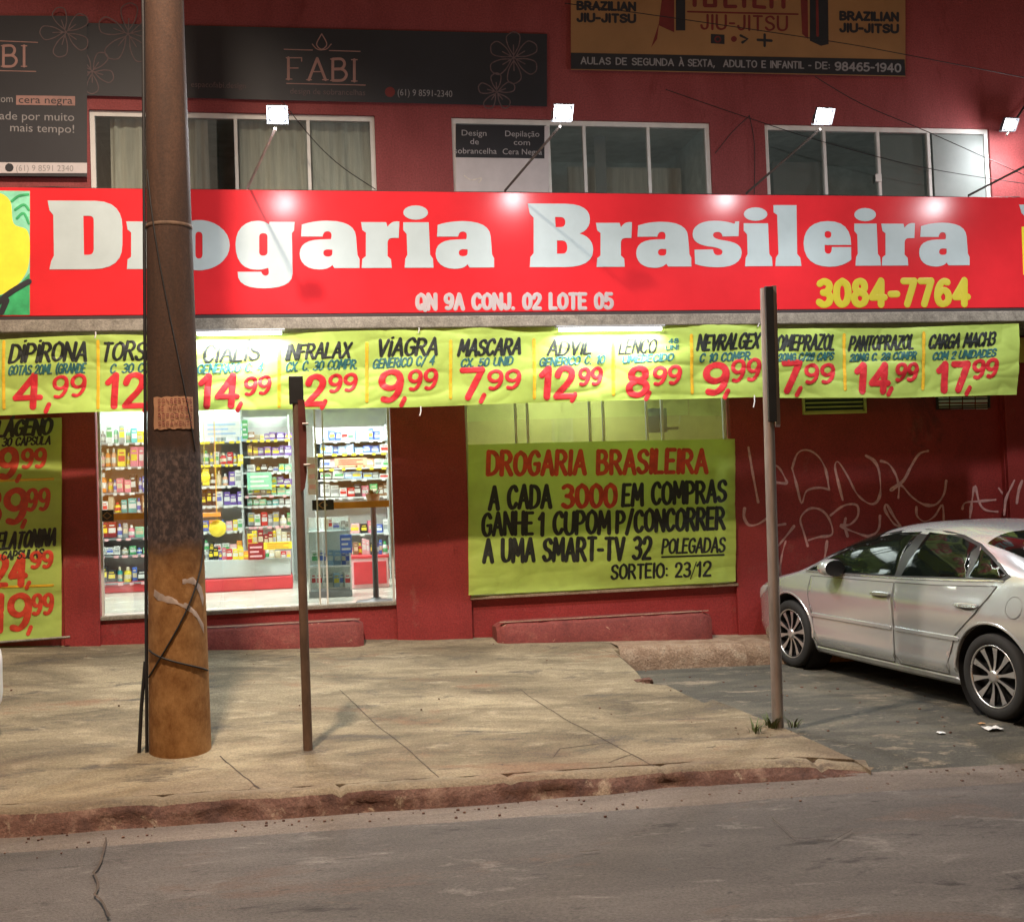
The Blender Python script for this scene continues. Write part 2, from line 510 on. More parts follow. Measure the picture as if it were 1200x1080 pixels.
# utility pole: concrete, red-earth stain with its own edge below, old poster residue in the middle
def pole_material():
    m = layered('weathered_pole', [(.3, (.027, .0095, .003)), (.5, (.043, .0165, .006)), (.7, (.064, .027, .012))], 5, .85, .16, 40, stretch=(1, 1, .25))
    t = m.node_tree
    L = t.links
    b = t.nodes['Principled BSDF']
    src = b.inputs['Base Color'].links[0].from_socket
    tc = t.nodes.new('ShaderNodeTexCoord')
    sep = t.nodes.new('ShaderNodeSeparateXYZ')
    L.new(tc.outputs['Object'], sep.inputs[0])
    n = t.nodes.new('ShaderNodeTexNoise')
    n.inputs['Scale'].default_value = 7
    n.inputs['Detail'].default_value = 8
    L.new(tc.outputs['Object'], n.inputs['Vector'])

    def band(z0, soft, amp):
        a = t.nodes.new('ShaderNodeMath'); a.operation = 'MULTIPLY_ADD'
        L.new(n.outputs['Fac'], a.inputs[0]); a.inputs[1].default_value = amp
        L.new(sep.outputs['Z'], a.inputs[2])
        r = t.nodes.new('ShaderNodeMapRange')
        r.inputs['From Min'].default_value = z0 + amp / 2 - soft
        r.inputs['From Max'].default_value = z0 + amp / 2 + soft
        L.new(a.outputs[0], r.inputs[0])
        return r.outputs[0]

    def mix(fac, a, col=None, sock=None, inv=False):
        mx = t.nodes.new('ShaderNodeMix'); mx.data_type = 'RGBA'
        L.new(fac, mx.inputs[0])
        if inv:
            if sock: L.new(sock, mx.inputs[6])
            else: mx.inputs[6].default_value = (*col, 1)
            L.new(a, mx.inputs[7])
        else:
            L.new(a, mx.inputs[6])
            mx.inputs[7].default_value = (*col, 1)
        return mx.outputs[2]
    # red earth stain
    n2 = t.nodes.new('ShaderNodeTexNoise')
    n2.inputs['Scale'].default_value = 7; n2.inputs['Detail'].default_value = 12; n2.inputs['Roughness'].default_value = .75
    mp = t.nodes.new('ShaderNodeMapping'); mp.inputs['Scale'].default_value = (1, 1, .75)
    L.new(tc.outputs['Object'], mp.inputs[0]); L.new(mp.outputs[0], n2.inputs['Vector'])
    rp = t.nodes.new('ShaderNodeValToRGB')
    rp.color_ramp.elements[0].position = .36; rp.color_ramp.elements[1].position = .66
    rp.color_ramp.elements[0].color = (.18, .066, .008, 1); rp.color_ramp.elements[1].color = (.40, .20, .065, 1)
    L.new(n2.outputs['Fac'], rp.inputs[0])
    c = mix(band(1.34, .16, .34), src, sock=rp.outputs[0], inv=True)
    # old poster residue
    v = t.nodes.new('ShaderNodeTexNoise'); v.inputs['Scale'].default_value = 30; v.inputs['Detail'].default_value = 9; v.inputs['Roughness'].default_value = .7
    mp2 = t.nodes.new('ShaderNodeMapping'); mp2.inputs['Scale'].default_value = (1, 1, .7)
    L.new(tc.outputs['Object'], mp2.inputs[0]); L.new(mp2.outputs[0], v.inputs['Vector'])
    rp2 = t.nodes.new('ShaderNodeValToRGB')
    rp2.color_ramp.elements[0].position = .45; rp2.color_ramp.elements[1].position = .68
    rp2.color_ramp.elements[0].color = (.032, .021, .019, 1); rp2.color_ramp.elements[1].color = (.15, .095, .078, 1)
    L.new(v.outputs['Fac'], rp2.inputs[0])
    lo = band(1.38, .05, .16); hi = band(2.02, .04, .12)
    an = t.nodes.new('ShaderNodeMath'); an.operation = 'SUBTRACT'
    L.new(lo, an.inputs[0]); L.new(hi, an.inputs[1])
    mx = t.nodes.new('ShaderNodeMix'); mx.data_type = 'RGBA'
    L.new(an.outputs[0], mx.inputs[0]); L.new(c, mx.inputs[6]); L.new(rp2.outputs[0], mx.inputs[7])
    L.new(mx.outputs[2], b.inputs['Base Color'])
    return m


M['pole'] = pole_material()



# ------------------------------------------------------------------ lettering tools
def catmull(P, sub=5, closed=False):
    n = len(P)
    if n < 3: return list(P)
    out = []
    rng = range(n) if closed else range(n - 1)
    for i in rng:
        if closed: p0, p1, p2, p3 = P[(i - 1) % n], P[i], P[(i + 1) % n], P[(i + 2) % n]
        else: p0, p1, p2, p3 = P[max(i - 1, 0)], P[i], P[i + 1], P[min(i + 2, n - 1)]
        for k in range(sub):
            t = k / sub
            out.append(tuple(.5 * (2 * p1[j] + (p2[j] - p0[j]) * t + (2 * p0[j] - 5 * p1[j] + 4 * p2[j] - p3[j]) * t * t + (3 * p1[j] - p0[j] - 3 * p2[j] + p3[j]) * t ** 3) for j in range(len(p1))))
    if not closed: out.append(tuple(P[-1]))
    return out


def ribbon(mb, P, hw, mapper, lift=.001, thick=.0015, cap=True):
    """painted stroke: a low rounded ridge along P (plane coordinates), half width hw (number or list)"""
    Q = [P[0]]
    for p in P[1:]:
        if math.hypot(p[0] - Q[-1][0], p[1] - Q[-1][1]) > 1e-5: Q.append(p)
    if len(Q) < 2: return
    hws = [hw] * len(Q) if not isinstance(hw, (list, tuple)) else list(hw)[:len(Q)]
    n = len(Q)
    T = []
    for i in range(n):
        a, b = Q[max(i - 1, 0)], Q[min(i + 1, n - 1)]
        l = math.hypot(b[0] - a[0], b[1] - a[1]) or 1
        T.append(((b[0] - a[0]) / l, (b[1] - a[1]) / l))
    st = [(Q[i], T[i], hws[i]) for i in range(n)]
    if cap:
        h0, h1 = hws[0], hws[-1]
        pre = [((Q[0][0] - T[0][0] * h0 * math.sin(a), Q[0][1] - T[0][1] * h0 * math.sin(a)), T[0], h0 * math.cos(a)) for a in (1.45, 1.0, .5)]
        post = [((Q[-1][0] + T[-1][0] * h1 * math.sin(a), Q[-1][1] + T[-1][1] * h1 * math.sin(a)), T[-1], h1 * math.cos(a)) for a in (.5, 1.0, 1.45)]
        st = pre + st + post
    vs, fs = [], []
    K = ((-1, 0), (-.6, 1), (.6, 1), (1, 0))
    up = 0.0
    for (p, t, h) in st:
        up += 1.5e-5
        for (k, q) in K:
            vs.append(mapper(p[0] - t[1] * h * k, p[1] + t[0] * h * k, lift + up + thick * q))
    for i in range(len(st) - 1):
        for k in range(3):
            fs.append((i * 4 + k, i * 4 + k + 1, i * 4 + 5 + k, i * 4 + 4 + k))
    mb.add(vs, fs, False)


FONT = {
 'A': (6.2, "0,0 3.1,10 6.2,0;1.2,3.4 5,3.4"), 'B': (5.6, "0,0 0,10;~0,10 3.4,9.8 4.7,7.8 3.2,5.6 0,5.3;~0,5.3 3.8,5.1 5.5,2.8 3.8,.3 0,0"),
 'C': (5.6, "~5.4,8.2 4.2,9.8 2.4,9.9 .5,7.8 0,5 .6,1.9 2.4,.1 4.2,.3 5.5,2"), 'D': (5.8, "0,0 0,10;~0,10 3,9.7 5.2,7.8 5.7,5 5.2,2.2 3,.3 0,0"),
 'E': (4.8, "4.8,10 0,10 0,0 4.8,0;0,5.2 4,5.2"), 'F': (4.6, "4.6,10 0,10 0,0;0,5.2 3.8,5.2"),
 'G': (5.9, "~5.5,8.3 4.2,9.8 2.4,9.9 .5,7.8 0,5 .6,1.9 2.4,.1 4.4,.2 5.7,1.6;5.7,1.6 5.8,4.6 3.5,4.6"), 'H': (5.8, "0,0 0,10;5.8,0 5.8,10;0,5.1 5.8,5.1"),
 'I': (.6, "0.3,0 0.3,10"), 'J': (4.2, "~4,10 4,3.2 3.4,.7 1.8,0 .4,.9 0,2.4"), 'K': (5.6, "0,0 0,10;5.2,10 0,4.4;1.6,5.8 5.6,0"),
 'L': (4.4, "0,10 0,0 4.4,0"), 'M': (7.2, "0,0 .7,10 3.6,3 6.5,10 7.2,0"), 'N': (5.8, "0,0 0,10 5.8,0 5.8,10"),
 'O': (6.2, "~3.1,10 .7,8.4 0,5 .7,1.6 3.1,0 5.5,1.6 6.2,5 5.5,8.4 3.1,10"), 'P': (5.3, "0,0 0,10;~0,10 3.4,9.8 5.2,7.4 3.6,4.9 0,4.5"),
 'Q': (6.4, "~3.1,10 .7,8.4 0,5 .7,1.6 3.1,0 5.5,1.6 6.2,5 5.5,8.4 3.1,10;3.8,2.4 6.4,-.8"), 'R': (5.7, "0,0 0,10;~0,10 3.4,9.8 5.1,7.5 3.6,5.2 0,4.8;2.4,4.9 5.7,0"),
 'S': (5.2, "~5,8.4 3.9,9.7 2.2,9.9 .5,8.8 .3,7 1.5,5.6 3.8,4.6 5.1,3 4.8,1.2 3,.1 1.2,.3 0,1.7"), 'T': (5.4, "0,10 5.4,10;2.7,10 2.7,0"),
 'U': (5.8, "~0,10 0,3.4 .8,.9 2.9,0 5,.9 5.8,3.4 5.8,10"), 'V': (5.8, "0,10 2.9,0 5.8,10"), 'W': (8, "0,10 1.8,0 4,7 6.2,0 8,10"),
 'X': (5.6, "0,0 5.6,10;0,10 5.6,0"), 'Y': (5.6, "0,10 2.8,5 5.6,10;2.8,5 2.8,0"), 'Z': (5.2, "0,10 5.2,10 0,0 5.2,0"),
 '0': (5.4, "~2.7,10 .6,8.4 0,5 .6,1.6 2.7,0 4.8,1.6 5.4,5 4.8,8.4 2.7,10"), '1': (2.8, "0,7.6 2.2,10 2.2,0"),
 '2': (5.2, "~0,7.4 .8,9.3 2.6,10 4.5,9 4.8,7 3.6,4.6 1.6,2.2 0,0;0,0 5.2,0"), '3': (5.1, "~.2,9 2,10 4.2,9.2 4.7,7.4 3.6,5.7 1.8,5.2;~1.8,5.2 4.1,4.7 5.1,2.8 4.2,.7 2,0 0,1"),
 '4': (5.9, "4.3,0 4.3,10 0,3 5.9,3"), '5': (5.1, "4.7,10 .7,10 .4,5.4;~.4,5.4 2.4,6.3 4.6,5.2 5.1,3.1 4.2,.9 2,0 0,1"),
 '6': (5.3, "~4.6,9.4 2.6,9.7 .8,7.6 0,4 .7,1 2.7,0 4.7,1 5.2,3.2 4.4,5.2 2.6,5.9 .8,4.8 .1,3.4"), '7': (5, "0,10 5,10 1.8,0"),
 '8': (5.2, "~2.6,5.4 .8,6.4 .5,8 1.2,9.5 2.6,10 4,9.5 4.7,8 4.4,6.4 2.6,5.4 .5,4.2 0,2.4 .9,.6 2.6,0 4.3,.6 5.2,2.4 4.7,4.2 2.6,5.4"),
 '9': (5.3, "~5.1,6.6 4.4,5.1 2.5,4.3 .7,5.2 0,7 .6,9 2.6,10 4.6,9 5.3,6.2 4.6,2.4 2.8,.3 .8,.6"),
 '-': (3, "0,4.4 3,4.4"), '.': (.8, "0.2,0 .5,0"), ',': (1.3, "1.1,.8 .1,-2"), ':': (.8, "0.2,1.4 .5,1.4;.2,6 .5,6"), '/': (4, "0,-1 4,10.5"),
 '(': (2, "~2,11 .4,8 .4,2.4 2,-1"), ')': (2, "~0,11 1.6,8 1.6,2.4 0,-1"), '!': (.8, ".3,10 .3,3;.2,0 .5,0"), ' ': (3.2, ""),
 'i': (1.0, "0.5,0 0.5,9.0;.1,11.6 .9,11.8"), 'Ç': (5.6, "~5.4,8.2 4.2,9.8 2.4,9.9 .5,7.8 0,5 .6,1.9 2.4,.1 4.2,.3 5.5,2;2.8,0 3.1,-1.6 1.8,-2.2"),
 'Á': (6.2, "0,0 3.1,10 6.2,0;1.2,3.4 5,3.4;3.1,11.4 4.4,13"), 'À': (6.2, "0,0 3.1,10 6.2,0;1.2,3.4 5,3.4;3.1,11.4 1.9,13"),
}


def glyph_strokes(ch):
    wd, s = FONT[ch]
    out = []
    for part in s.split(';'):
        if not part: continue
        sm = part.startswith('~')
        P = [tuple(float(q) for q in p.split(',')) for p in part.lstrip('~').split()]
        if sm: out.append(catmull(P, 5))
        else:
            for a, b in zip(P, P[1:]):
                out.append([(a[0] + (b[0] - a[0]) * k / 3, a[1] + (b[1] - a[1]) * k / 3) for k in range(4)])
    return wd, out


def brush_text(mb, s, p0, p1, hgt, wpx, Y, mapper, slant=0.0, gap=1.9, brush=.45, jitter=0.0, lift=.0012, thick=.0015):
    """hand-painted capitals: baseline from photo pixel p0 to p1, letter height hgt px, stroke width wpx px, on plane Y"""
    tot, items = 0.0, []
    for k, ch in enumerate(s):
        wd, st = glyph_strokes(ch)
        items.append((tot, st))
        tot += wd + (gap if k < len(s) - 1 else 0)
    L = math.hypot(p1[0] - p0[0], p1[1] - p0[1])
    sx = L / max(tot, .1)
    ex = ((p1[0] - p0[0]) / L, (p1[1] - p0[1]) / L)
    sy = hgt / 10
    c = at((p0[0] + p1[0]) / 2, (p0[1] + p1[1]) / 2, Y)
    mpp = (at((p0[0] + p1[0]) / 2 + 1, (p0[1] + p1[1]) / 2, Y) - c).length
    idx = 0
    rnd = random.Random(hash(s) % 1000 if False else len(s) * 31 + int(p0[0]))
    for (x0, st) in items:
        dy = rnd.uniform(-jitter, jitter) * hgt
        sc = 1 + rnd.uniform(-jitter, jitter)
        for P in st:
            Q = []
            for (gx, gy) in P:
                u = (x0 + gx + slant * gy) * sx if slant == 0 else (x0 + gx) * sx + slant * gy * sy
                v = gy * sy * sc + dy
                px_, py_ = p0[0] + ex[0] * u, p0[1] + ex[1] * u - v
                q = at(px_, py_, Y)
                Q.append((q.x, q.z))
            hw = []
            for i in range(len(Q)):
                a, b = Q[max(0, i - 1)], Q[min(len(Q) - 1, i + 1)]
                an = math.atan2(b[1] - a[1], b[0] - a[0])
                hw.append(.5 * wpx * mpp * (1 - brush * .5 + brush * abs(math.sin(an - .35))))
            ribbon(mb, Q, hw, mapper, lift + .00012 * (idx % 7), thick)
            idx += 1


def flat_map(Y):
    return lambda X, Z, h: (X, Y - h, Z)


def fill_poly(mb, loops, mapper, h=.002, skirt=.002, grid=0.0):
    """filled flat shape with holes (plane coordinates)"""
    vs, ed = [], []
    for L in loops:
        n0 = len(vs)
        vs += [Vector(p) for p in L]
        ed += [(n0 + i, n0 + (i + 1) % len(L)) for i in range(len(L))]
    nb = len(vs)
    if grid > 0:
        xs = [p[0] for p in loops[0]]; ys = [p[1] for p in loops[0]]
        x = min(xs) + grid * .5
        while x < max(xs):
            y = min(ys) + grid * .5
            while y < max(ys):
                vs.append(Vector((x, y))); y += grid
            x += grid
    out = delaunay_2d_cdt(vs, ed, [], 0, 1e-6)
    V = out[0]
    segs = [(L[i], L[(i + 1) % len(L)]) for L in loops for i in range(len(L))]

    def inside(x, y):
        c = False
        for a, b in segs:
            if (a[1] > y) != (b[1] > y) and x < a[0] + (b[0] - a[0]) * (y - a[1]) / (b[1] - a[1]): c = not c
        return c
    F = [f for f in out[2] if inside(sum(V[i].x for i in f) / len(f), sum(V[i].y for i in f) / len(f))]
    used = {}
    pv, pf = [], []
    for f in F:
        g = []
        for i in f:
            if i not in used:
                used[i] = len(pv); pv.append(mapper(V[i].x, V[i].y, h))
            g.append(used[i])
        pf.append(g)
    mb.add(pv, pf, grid > 0)
    if skirt > 0:
        for L in loops:
            n = len(L)
            mb.add([mapper(p[0], p[1], h) for p in L] + [mapper(p[0], p[1], h - skirt) for p in L],
                   [(i, (i + 1) % n, n + (i + 1) % n, n + i) for i in range(n)], False)


def path(d, sub=6):
    """tiny outline language: M x,y  L x,y  Q c e  C c c e  Z; several loops allowed"""
    import re
    tk = re.findall(r'[MLQCZ]|-?[\d.]+,-?[\d.]+', d)
    loops, cur, i = [], [], 0
    cmd = None
    while i < len(tk):
        if tk[i] in 'MLQCZ':
            cmd = tk[i]; i += 1
            if cmd == 'Z':
                loops.append(cur); cur = []
            continue
        need = {'M': 1, 'L': 1, 'Q': 2, 'C': 3}[cmd]
        P = [tuple(float(q) for q in t.split(',')) for t in tk[i:i + need]]
        i += need
        if cmd in 'ML': cur.append(P[0])
        else:
            a = cur[-1]
            for k in range(1, sub + 1):
                t = k / sub
                if cmd == 'Q': cur.append(tuple((1 - t) ** 2 * a[j] + 2 * t * (1 - t) * P[0][j] + t * t * P[1][j] for j in (0, 1)))
                else: cur.append(tuple((1 - t) ** 3 * a[j] + 3 * t * (1 - t) ** 2 * P[0][j] + 3 * t * t * (1 - t) * P[1][j] + t ** 3 * P[2][j] for j in (0, 1)))
    return loops


def ell(cx, cy, rx, ry, n=18):
    return ''.join(('M' if k == 0 else 'L') + '%.2f,%.2f ' % (cx + rx * math.cos(2 * math.pi * k / n), cy + ry * math.sin(2 * math.pi * k / n)) for k in range(n)) + 'Z '


SLAB = {
 'D': (107, "M0,100 L68,100 C97,100 107,84 107,62 L107,36 C107,12 94,0 64,0 L2.5,0 L5,12 L9,20 L8,79 L2.5,86 Z M51,78 L60,78 Q66,78 66,70 L66,30 Q66,21 58,21 L52,21 Z"),
 'r': (55, "M0,70 L36,70 L38,63 Q44,73 55,71 L54,46 L46,46 Q38,46 38,38 L38,18 L43,13 L44,0 L1,0 L2,14 L7,18 L7,54 L2,58 Z"),
 'o': (86, ell(43, 35, 43, 37.5, 30) + "M38,48 Q38,55 43,55 Q48,55 48,48 L48,22 Q48,15 43,15 Q38,15 38,22 Z"),
 'g': (85, "M49,70 L85,70 L84,57 L81,53 L82,-8 C82,-26 62,-30 42,-30 C18,-30 2,-24 3,-5 L37,-5 Q39,-11 43,-11 Q48,-11 48,-5 L47,1 Q40,-2 31,-2 C10,-2 0,12 0,36 C0,58 12,71.5 32,71.5 Q42,71.5 48,66 Z M34,47 Q34,53 40,53 Q46,53 46,47 L46,25 Q46,19 40,19 Q34,19 34,25 Z"),
 'a': (86, "M2,48 L3,66 Q20,72 40,72 C66,72 80,64 81,48 L83,20 L86,14 L86,0 L50,0 L47,5 Q42,-2 28,-2 C10,-2 0,8 0,22 C0,36 10,43 30,43.5 L45,44 Q48,56 40,56 Q34,56 33,48 Z M34,23 Q34,28.5 41,28.5 L47,28 L47,23 Q47,17.5 40.5,17.5 Q34,17.5 34,23 Z"),
 'i': (44, ell(18, 85, 18, 11, 20) + "M0,70 L37,70 L39,20 L43,14 L44,0 L2,0 L3,14 L6,20 L5,52 L0,58 Z"),
 'B': (101, "M0,100 L58,100 C85,100 96,90 96,76 C96,62 88,56 80,53 C94,49 101,40 101,27 C101,8 85,0 58,0 L3,0 L4,16 L9,22 L9,78 L3,84 Z M42,79 L50,79 Q58,79 58,71 Q58,63 50,63 L43,63 Z M45,42 L52,42 Q61,42 61,31 Q61,21 53,21 L45,21 Z"),
 's': (77, "M73,73 L72,49 L47,48.5 Q46,56 39,56 Q32,56 32,50 Q33,44 50,42 C70,39 77,33 77,22 C77,6 62,-1.5 40,-1.5 Q18,-1.5 4,4 L3,27 L32,27.5 Q33,18 40,18 Q47,18 47,24 Q46,30 28,32 C8,34 0,42 0,52 C0,66 14,74 34,74 Q52,74 66,69 L67,73 Z"),
 'l': (46, "M1,100 L38,100 L39,20 L44,14 L46,0 L4,0 L5,14 L9,20 L7,84 L1,88 Z"),
 'e': (78, "M77,34.5 C77,62 64,74 39,74 C14,74 0,60 0,37 C0,12 16,-1.5 42,-1.5 Q64,-1.5 77,10 L77,31 L46,31 Q46,20 40,20 Q34,20 34,28 L34,34.5 Z M34,52 Q34,57.5 39.5,57.5 Q45,57.5 45,52 Q45,46 39.5,46 Q34,46 34,52 Z"),
}


def print_text(name, s, p0, p1, hgt, Y, mat, parent, bold=0.0, lift=.002):
    """printed sans lettering: baseline photo pixels p0 to p1, cap height hgt px"""
    cu = bpy.data.curves.new('tmp_text', 'FONT')
    cu.body = s
    cu.offset = bold
    cu.resolution_u = 3
    o = bpy.data.objects.new('tmp_text', cu)
    COL.objects.link(o)
    dg = bpy.context.evaluated_depsgraph_get()
    me = o.evaluated_get(dg).to_mesh()
    vs = [v.co.copy() for v in me.vertices]
    fs = [list(p.vertices) for p in me.polygons]
    o.evaluated_get(dg).to_mesh_clear()
    bpy.data.objects.remove(o)
    bpy.data.curves.remove(cu)
    x0 = min(v.x for v in vs); x1 = max(v.x for v in vs)
    k = math.hypot(p1[0] - p0[0], p1[1] - p0[1]) / (x1 - x0)
    L = math.hypot(p1[0] - p0[0], p1[1] - p0[1])
    ex = ((p1[0] - p0[0]) / L, (p1[1] - p0[1]) / L)
    out = []
    for v in vs:
        u = (v.x - x0) * k
        q = at(p0[0] + ex[0] * u, p0[1] + ex[1] * u - v.y / .73 * hgt, Y)
        out.append((q.x, Y - lift, q.z))
    mb = MB()
    mb.add(out, fs)
    return mb.build(name, mat, parent)


def px_poly(mb, pts, Y, h=.002, skirt=.002):
    L = []
    for p in pts:
        q = at(p[0], p[1], Y); L.append((q.x, q.z))
    fill_poly(mb, [L], flat_map(Y), h, skirt)


def px_line(mb, pts, wpx, Y, smooth=False, lift=.001, thick=.001, mapper=None, wob=0.0):
    P = catmull(pts, 5) if smooth else pts
    Q = [at(p[0], p[1], Y) for p in P]
    m = (at(P[0][0] + 1, P[0][1], Y) - Q[0]).length
    ribbon(mb, [(q.x, q.z) for q in Q], .5 * wpx * m if not wob else [.5 * wpx * m * (1 + wob * NZ.noise(Vector((q.x * 9, q.z * 9, 2)))) for q in Q], mapper or flat_map(Y), lift, thick)


def px_quad(mb, x0, y0, x1, y1, Y, t=.01, back=0.0):
    """upright slab whose front face covers the photo rectangle x0,y0 - x1,y1 on plane Y"""
    a, b = at(x0, y1, Y), at(x1, y0, Y)
    mb.box((a.x, Y, a.z), (b.x, Y + t, b.z))


# ------------------------------------------------------------------ ground
from mathutils import noise as NZ


def nz(x, y, s=1.0, z=0.0):
    return NZ.noise(Vector((x * s, y * s, z)))


def frange(a, b, st):
    n = int(round((b - a) / st))
    return [a + (b - a) * i / n for i in range(n + 1)]


xs = [-90, -50, -25] + frange(-14, 14, .25) + [25, 50, 90]
ys = [-90, -50, -25] + frange(-16, .5, .25) + [3, 12, 40, 90]
mb = MB()
vs = [(x, y, z_road(x, y) + (.006 * nz(x, y, .8) if abs(x) < 14 and y > -16 else 0)) for y in ys for x in xs]
nx = len(xs)
mb.add(vs, [(j * nx + i, j * nx + i + 1, (j + 1) * nx + i + 1, (j + 1) * nx + i) for j in range(len(ys) - 1) for i in range(nx - 1)], True)
road = tag(mb.build('road', M['asphalt']), 'worn grey brown asphalt road in front of the kerb', 'road', kind='structure')

EDGE = [(724, 765), (745, 786), (756, 800), (782, 803), (800, 812), (825, 823), (836, 819), (862, 829), (882, 838), (905, 847), (925, 855), (962, 868), (1000, 881), (1020, 892)]
edge_w = [atg(x, y, z_side) for x, y in EDGE]
edge_w[0].y = -.72
KXE = edge_w[-1].x + .12


def sheet(name, outline, zf, mat, grid, skirt=.0, amp=0.0, dz=0.0):
    m = MB()
    P = []
    n = len(outline)
    for i in range(n):
        a, b = outline[i], outline[(i + 1) % n]
        d = math.hypot(b[0] - a[0], b[1] - a[1])
        k = max(1, int(d / grid))
        P += [(a[0] + (b[0] - a[0]) * j / k, a[1] + (b[1] - a[1]) * j / k) for j in range(k)]
    mp = lambda X, Y, h: (X, Y, zf(X, Y) + (dz(X, Y) if callable(dz) else dz) + amp * nz(X, Y, 1.3) + amp * .5 * nz(X, Y, 4) + h)
    fill_poly(m, [P], mp, 0.0, skirt, grid)
    return m.build(name, mat)


lot_o = [(9.5, .2), (9.5, -4.5), (KXE + .9, -4.62), (KXE + .1, -4.5)] + [(p.x - .35, p.y - .02) for p in reversed(edge_w)] + [(edge_w[0].x - .3, .2)]
tag(sheet('parking_lot', lot_o, z_road, M['asphalt_lot'], .2, dz=lambda X, Y: -.02 + .036 * smooth01((Y + 4.62) / .35)), 'dark patched asphalt parking bay under the silver car', 'parking lot', kind='structure')
side_o = [(-9.5, .1), (edge_w[0].x + .5, .1), (edge_w[0].x + .5, -.70)] + [(p.x, p.y) for p in edge_w] + [(KXE - .05, -4.24), (-9.5, -4.24)]
sidewalk = tag(sheet('sidewalk', side_o, z_side_tip, M['concrete_side'], .12, skirt=.5, amp=.008), 'stained beige concrete sidewalk', 'sidewalk', kind='structure')
m = MB()
lx = frange(edge_w[0].x + .05, 9.4, .12)
rows = []
for x in lx:
    z = z_side(x, -.4)
    j = .012 * nz(x, 0, 5)
    rows += [(x, .06, z + .012), (x, -.68, z + .008 + j), (x, -.73, z - .03 + j), (x, -.75 + j, z - .12), (x, -.76, z_road(x, -.8) - .1)]
m.add(rows, [(i * 5 + k, i * 5 + k + 1, (i + 1) * 5 + k + 1, (i + 1) * 5 + k) for i in range(len(lx) - 1) for k in range(4)], True)
tag(m.build('ledge', M['step_tan']), 'tan rendered step ledge along the wall by the parking bay', 'ledge', kind='structure')

# kerb, chipped and soil stained
m = MB()
kx = frange(-9.5, KXE + .25, .045)
rows = []
for x in kx:
    e = smooth01((KXE + .25 - x) / 1.0)
    zt = z_side(x, -4.3) * e + (z_road(x, -4.5) + .01) * (1 - e)
    zb = z_road(x, -4.5)
    jt = max(0, 1 - abs(((x + .37) % 1.02) - .51) / .03)
    zt -= .03 * jt
    a = .026 * nz(x, 1, 3.2) + .018 * nz(x, 2, 9) + .02 * jt
    b = .028 * nz(x, 5, 2.3) + .014 * nz(x, 6, 11)
    c = .012 * nz(x, 8, 6)
    rows += [(x, -4.17, zt - .002), (x, -4.213 + c * .8, zt - .035), (x, -4.25 + c, zt + .006 + c), (x, -4.34 + c, zt + .004 + b * .4),
             (x, -4.39 + a * .6, zt - .02 + b * .5), (x, -4.42 + a, zt - .06), (x, -4.43 + a * 1.2 + b, (zt + zb) / 2 - .01), (x, -4.45 + b, zb + .012), (x, -4.50 + b, zb - .03)]
m.add(rows, [(i * 9 + k, i * 9 + k + 1, (i + 1) * 9 + k + 1, (i + 1) * 9 + k) for i in range(len(kx) - 1) for k in range(8)], True)
ko = m.build('kerb', [M['concrete_side'], M['kerb']])
ko.data.polygons.foreach_set('material_index', [0 if i % 8 in (0, 2, 3) else 1 for i in range((len(kx) - 1) * 8)])
tag(ko, 'reddish soil stained concrete kerb with chipped edge', 'kerb', kind='structure')


m = MB()
gx = frange(-9.5, KXE + 3.5, .12)
m.add([(x, y + .02 * nz(x, j, 2), z_road(x, y) + dz + .006 * nz(x, y, .8)) for x in gx for j, (y, dz) in enumerate(((-4.40, .004), (-4.62, .008), (-4.72, .006), (-4.80, -.006)))],
      [(i * 4 + k, i * 4 + k + 1, i * 4 + 5 + k, i * 4 + 4 + k) for i in range(len(gx) - 1) for k in range(3)], True)
tag(m.build('gutter', M['gutter']), 'paler concrete gutter strip along the foot of the kerb', 'gutter', kind='structure')


def ground_line(name, pts, wpx, mat, parent, zf=z_side, dz=.012):
    mm = MB()
    Q = [atg(x, y, zf) for x, y in pts]
    P = [(q.x, q.y) for q in Q]
    D = []
    for a, b in zip(P, P[1:]):
        k = max(2, int(math.hypot(b[0] - a[0], b[1] - a[1]) / .06))
        D += [(a[0] + (b[0] - a[0]) * i / k + .008 * nz(a[0] + i, a[1], 3.3), a[1] + (b[1] - a[1]) * i / k + .008 * nz(a[0], i + a[1], 3.7)) for i in range(k)]
    D.append(P[-1])
    hw = [wpx / 210 * .5 * (.7 + .7 * abs(nz(i, 3, .7))) for i in range(len(D))]
    amp = .008
    mpf = lambda X, Y, h: (X, Y, zf(X, Y) + (amp * nz(X, Y, 1.3) + amp * .5 * nz(X, Y, 4) if zf is z_side else .018) + h - .001)
    ribbon(mm, D, hw, mpf, .003, .0006)
    return mm.build(name, mat, parent)


for pts, wd in (([(398, 808), (440, 848), (480, 880), (520, 916)], 1.6), ([(610, 808), (660, 842), (715, 870), (766, 898)], 1.8), ([(258, 886), (285, 908), (312, 929)], 2.2)):
    ground_line('joint_line', pts, wd, M['crack'], sidewalk)
for pts, wd in (([(649, 887), (656, 877), (685, 873), (714, 870)], 1.6), ([(713, 894), (728, 888), (742, 884)], 1.6), ([(290, 926), (297, 920), (310, 928)], 1.4), ([(700, 760), (722, 766), (748, 787)], 1.5)):
    ground_line('crack', pts, wd, M['crack'], sidewalk)
for pts, wd in (([(1000, 975), (975, 990), (930, 985), (905, 962)], 1.2), ([(125, 985), (118, 1015), (110, 1026), (116, 1040), (112, 1052), (122, 1064), (128, 1078)], 3.0), ([(680, 1002), (702, 1000)], 2.5)):
    ground_line('crack', pts, wd, M['crack'], road, z_road)

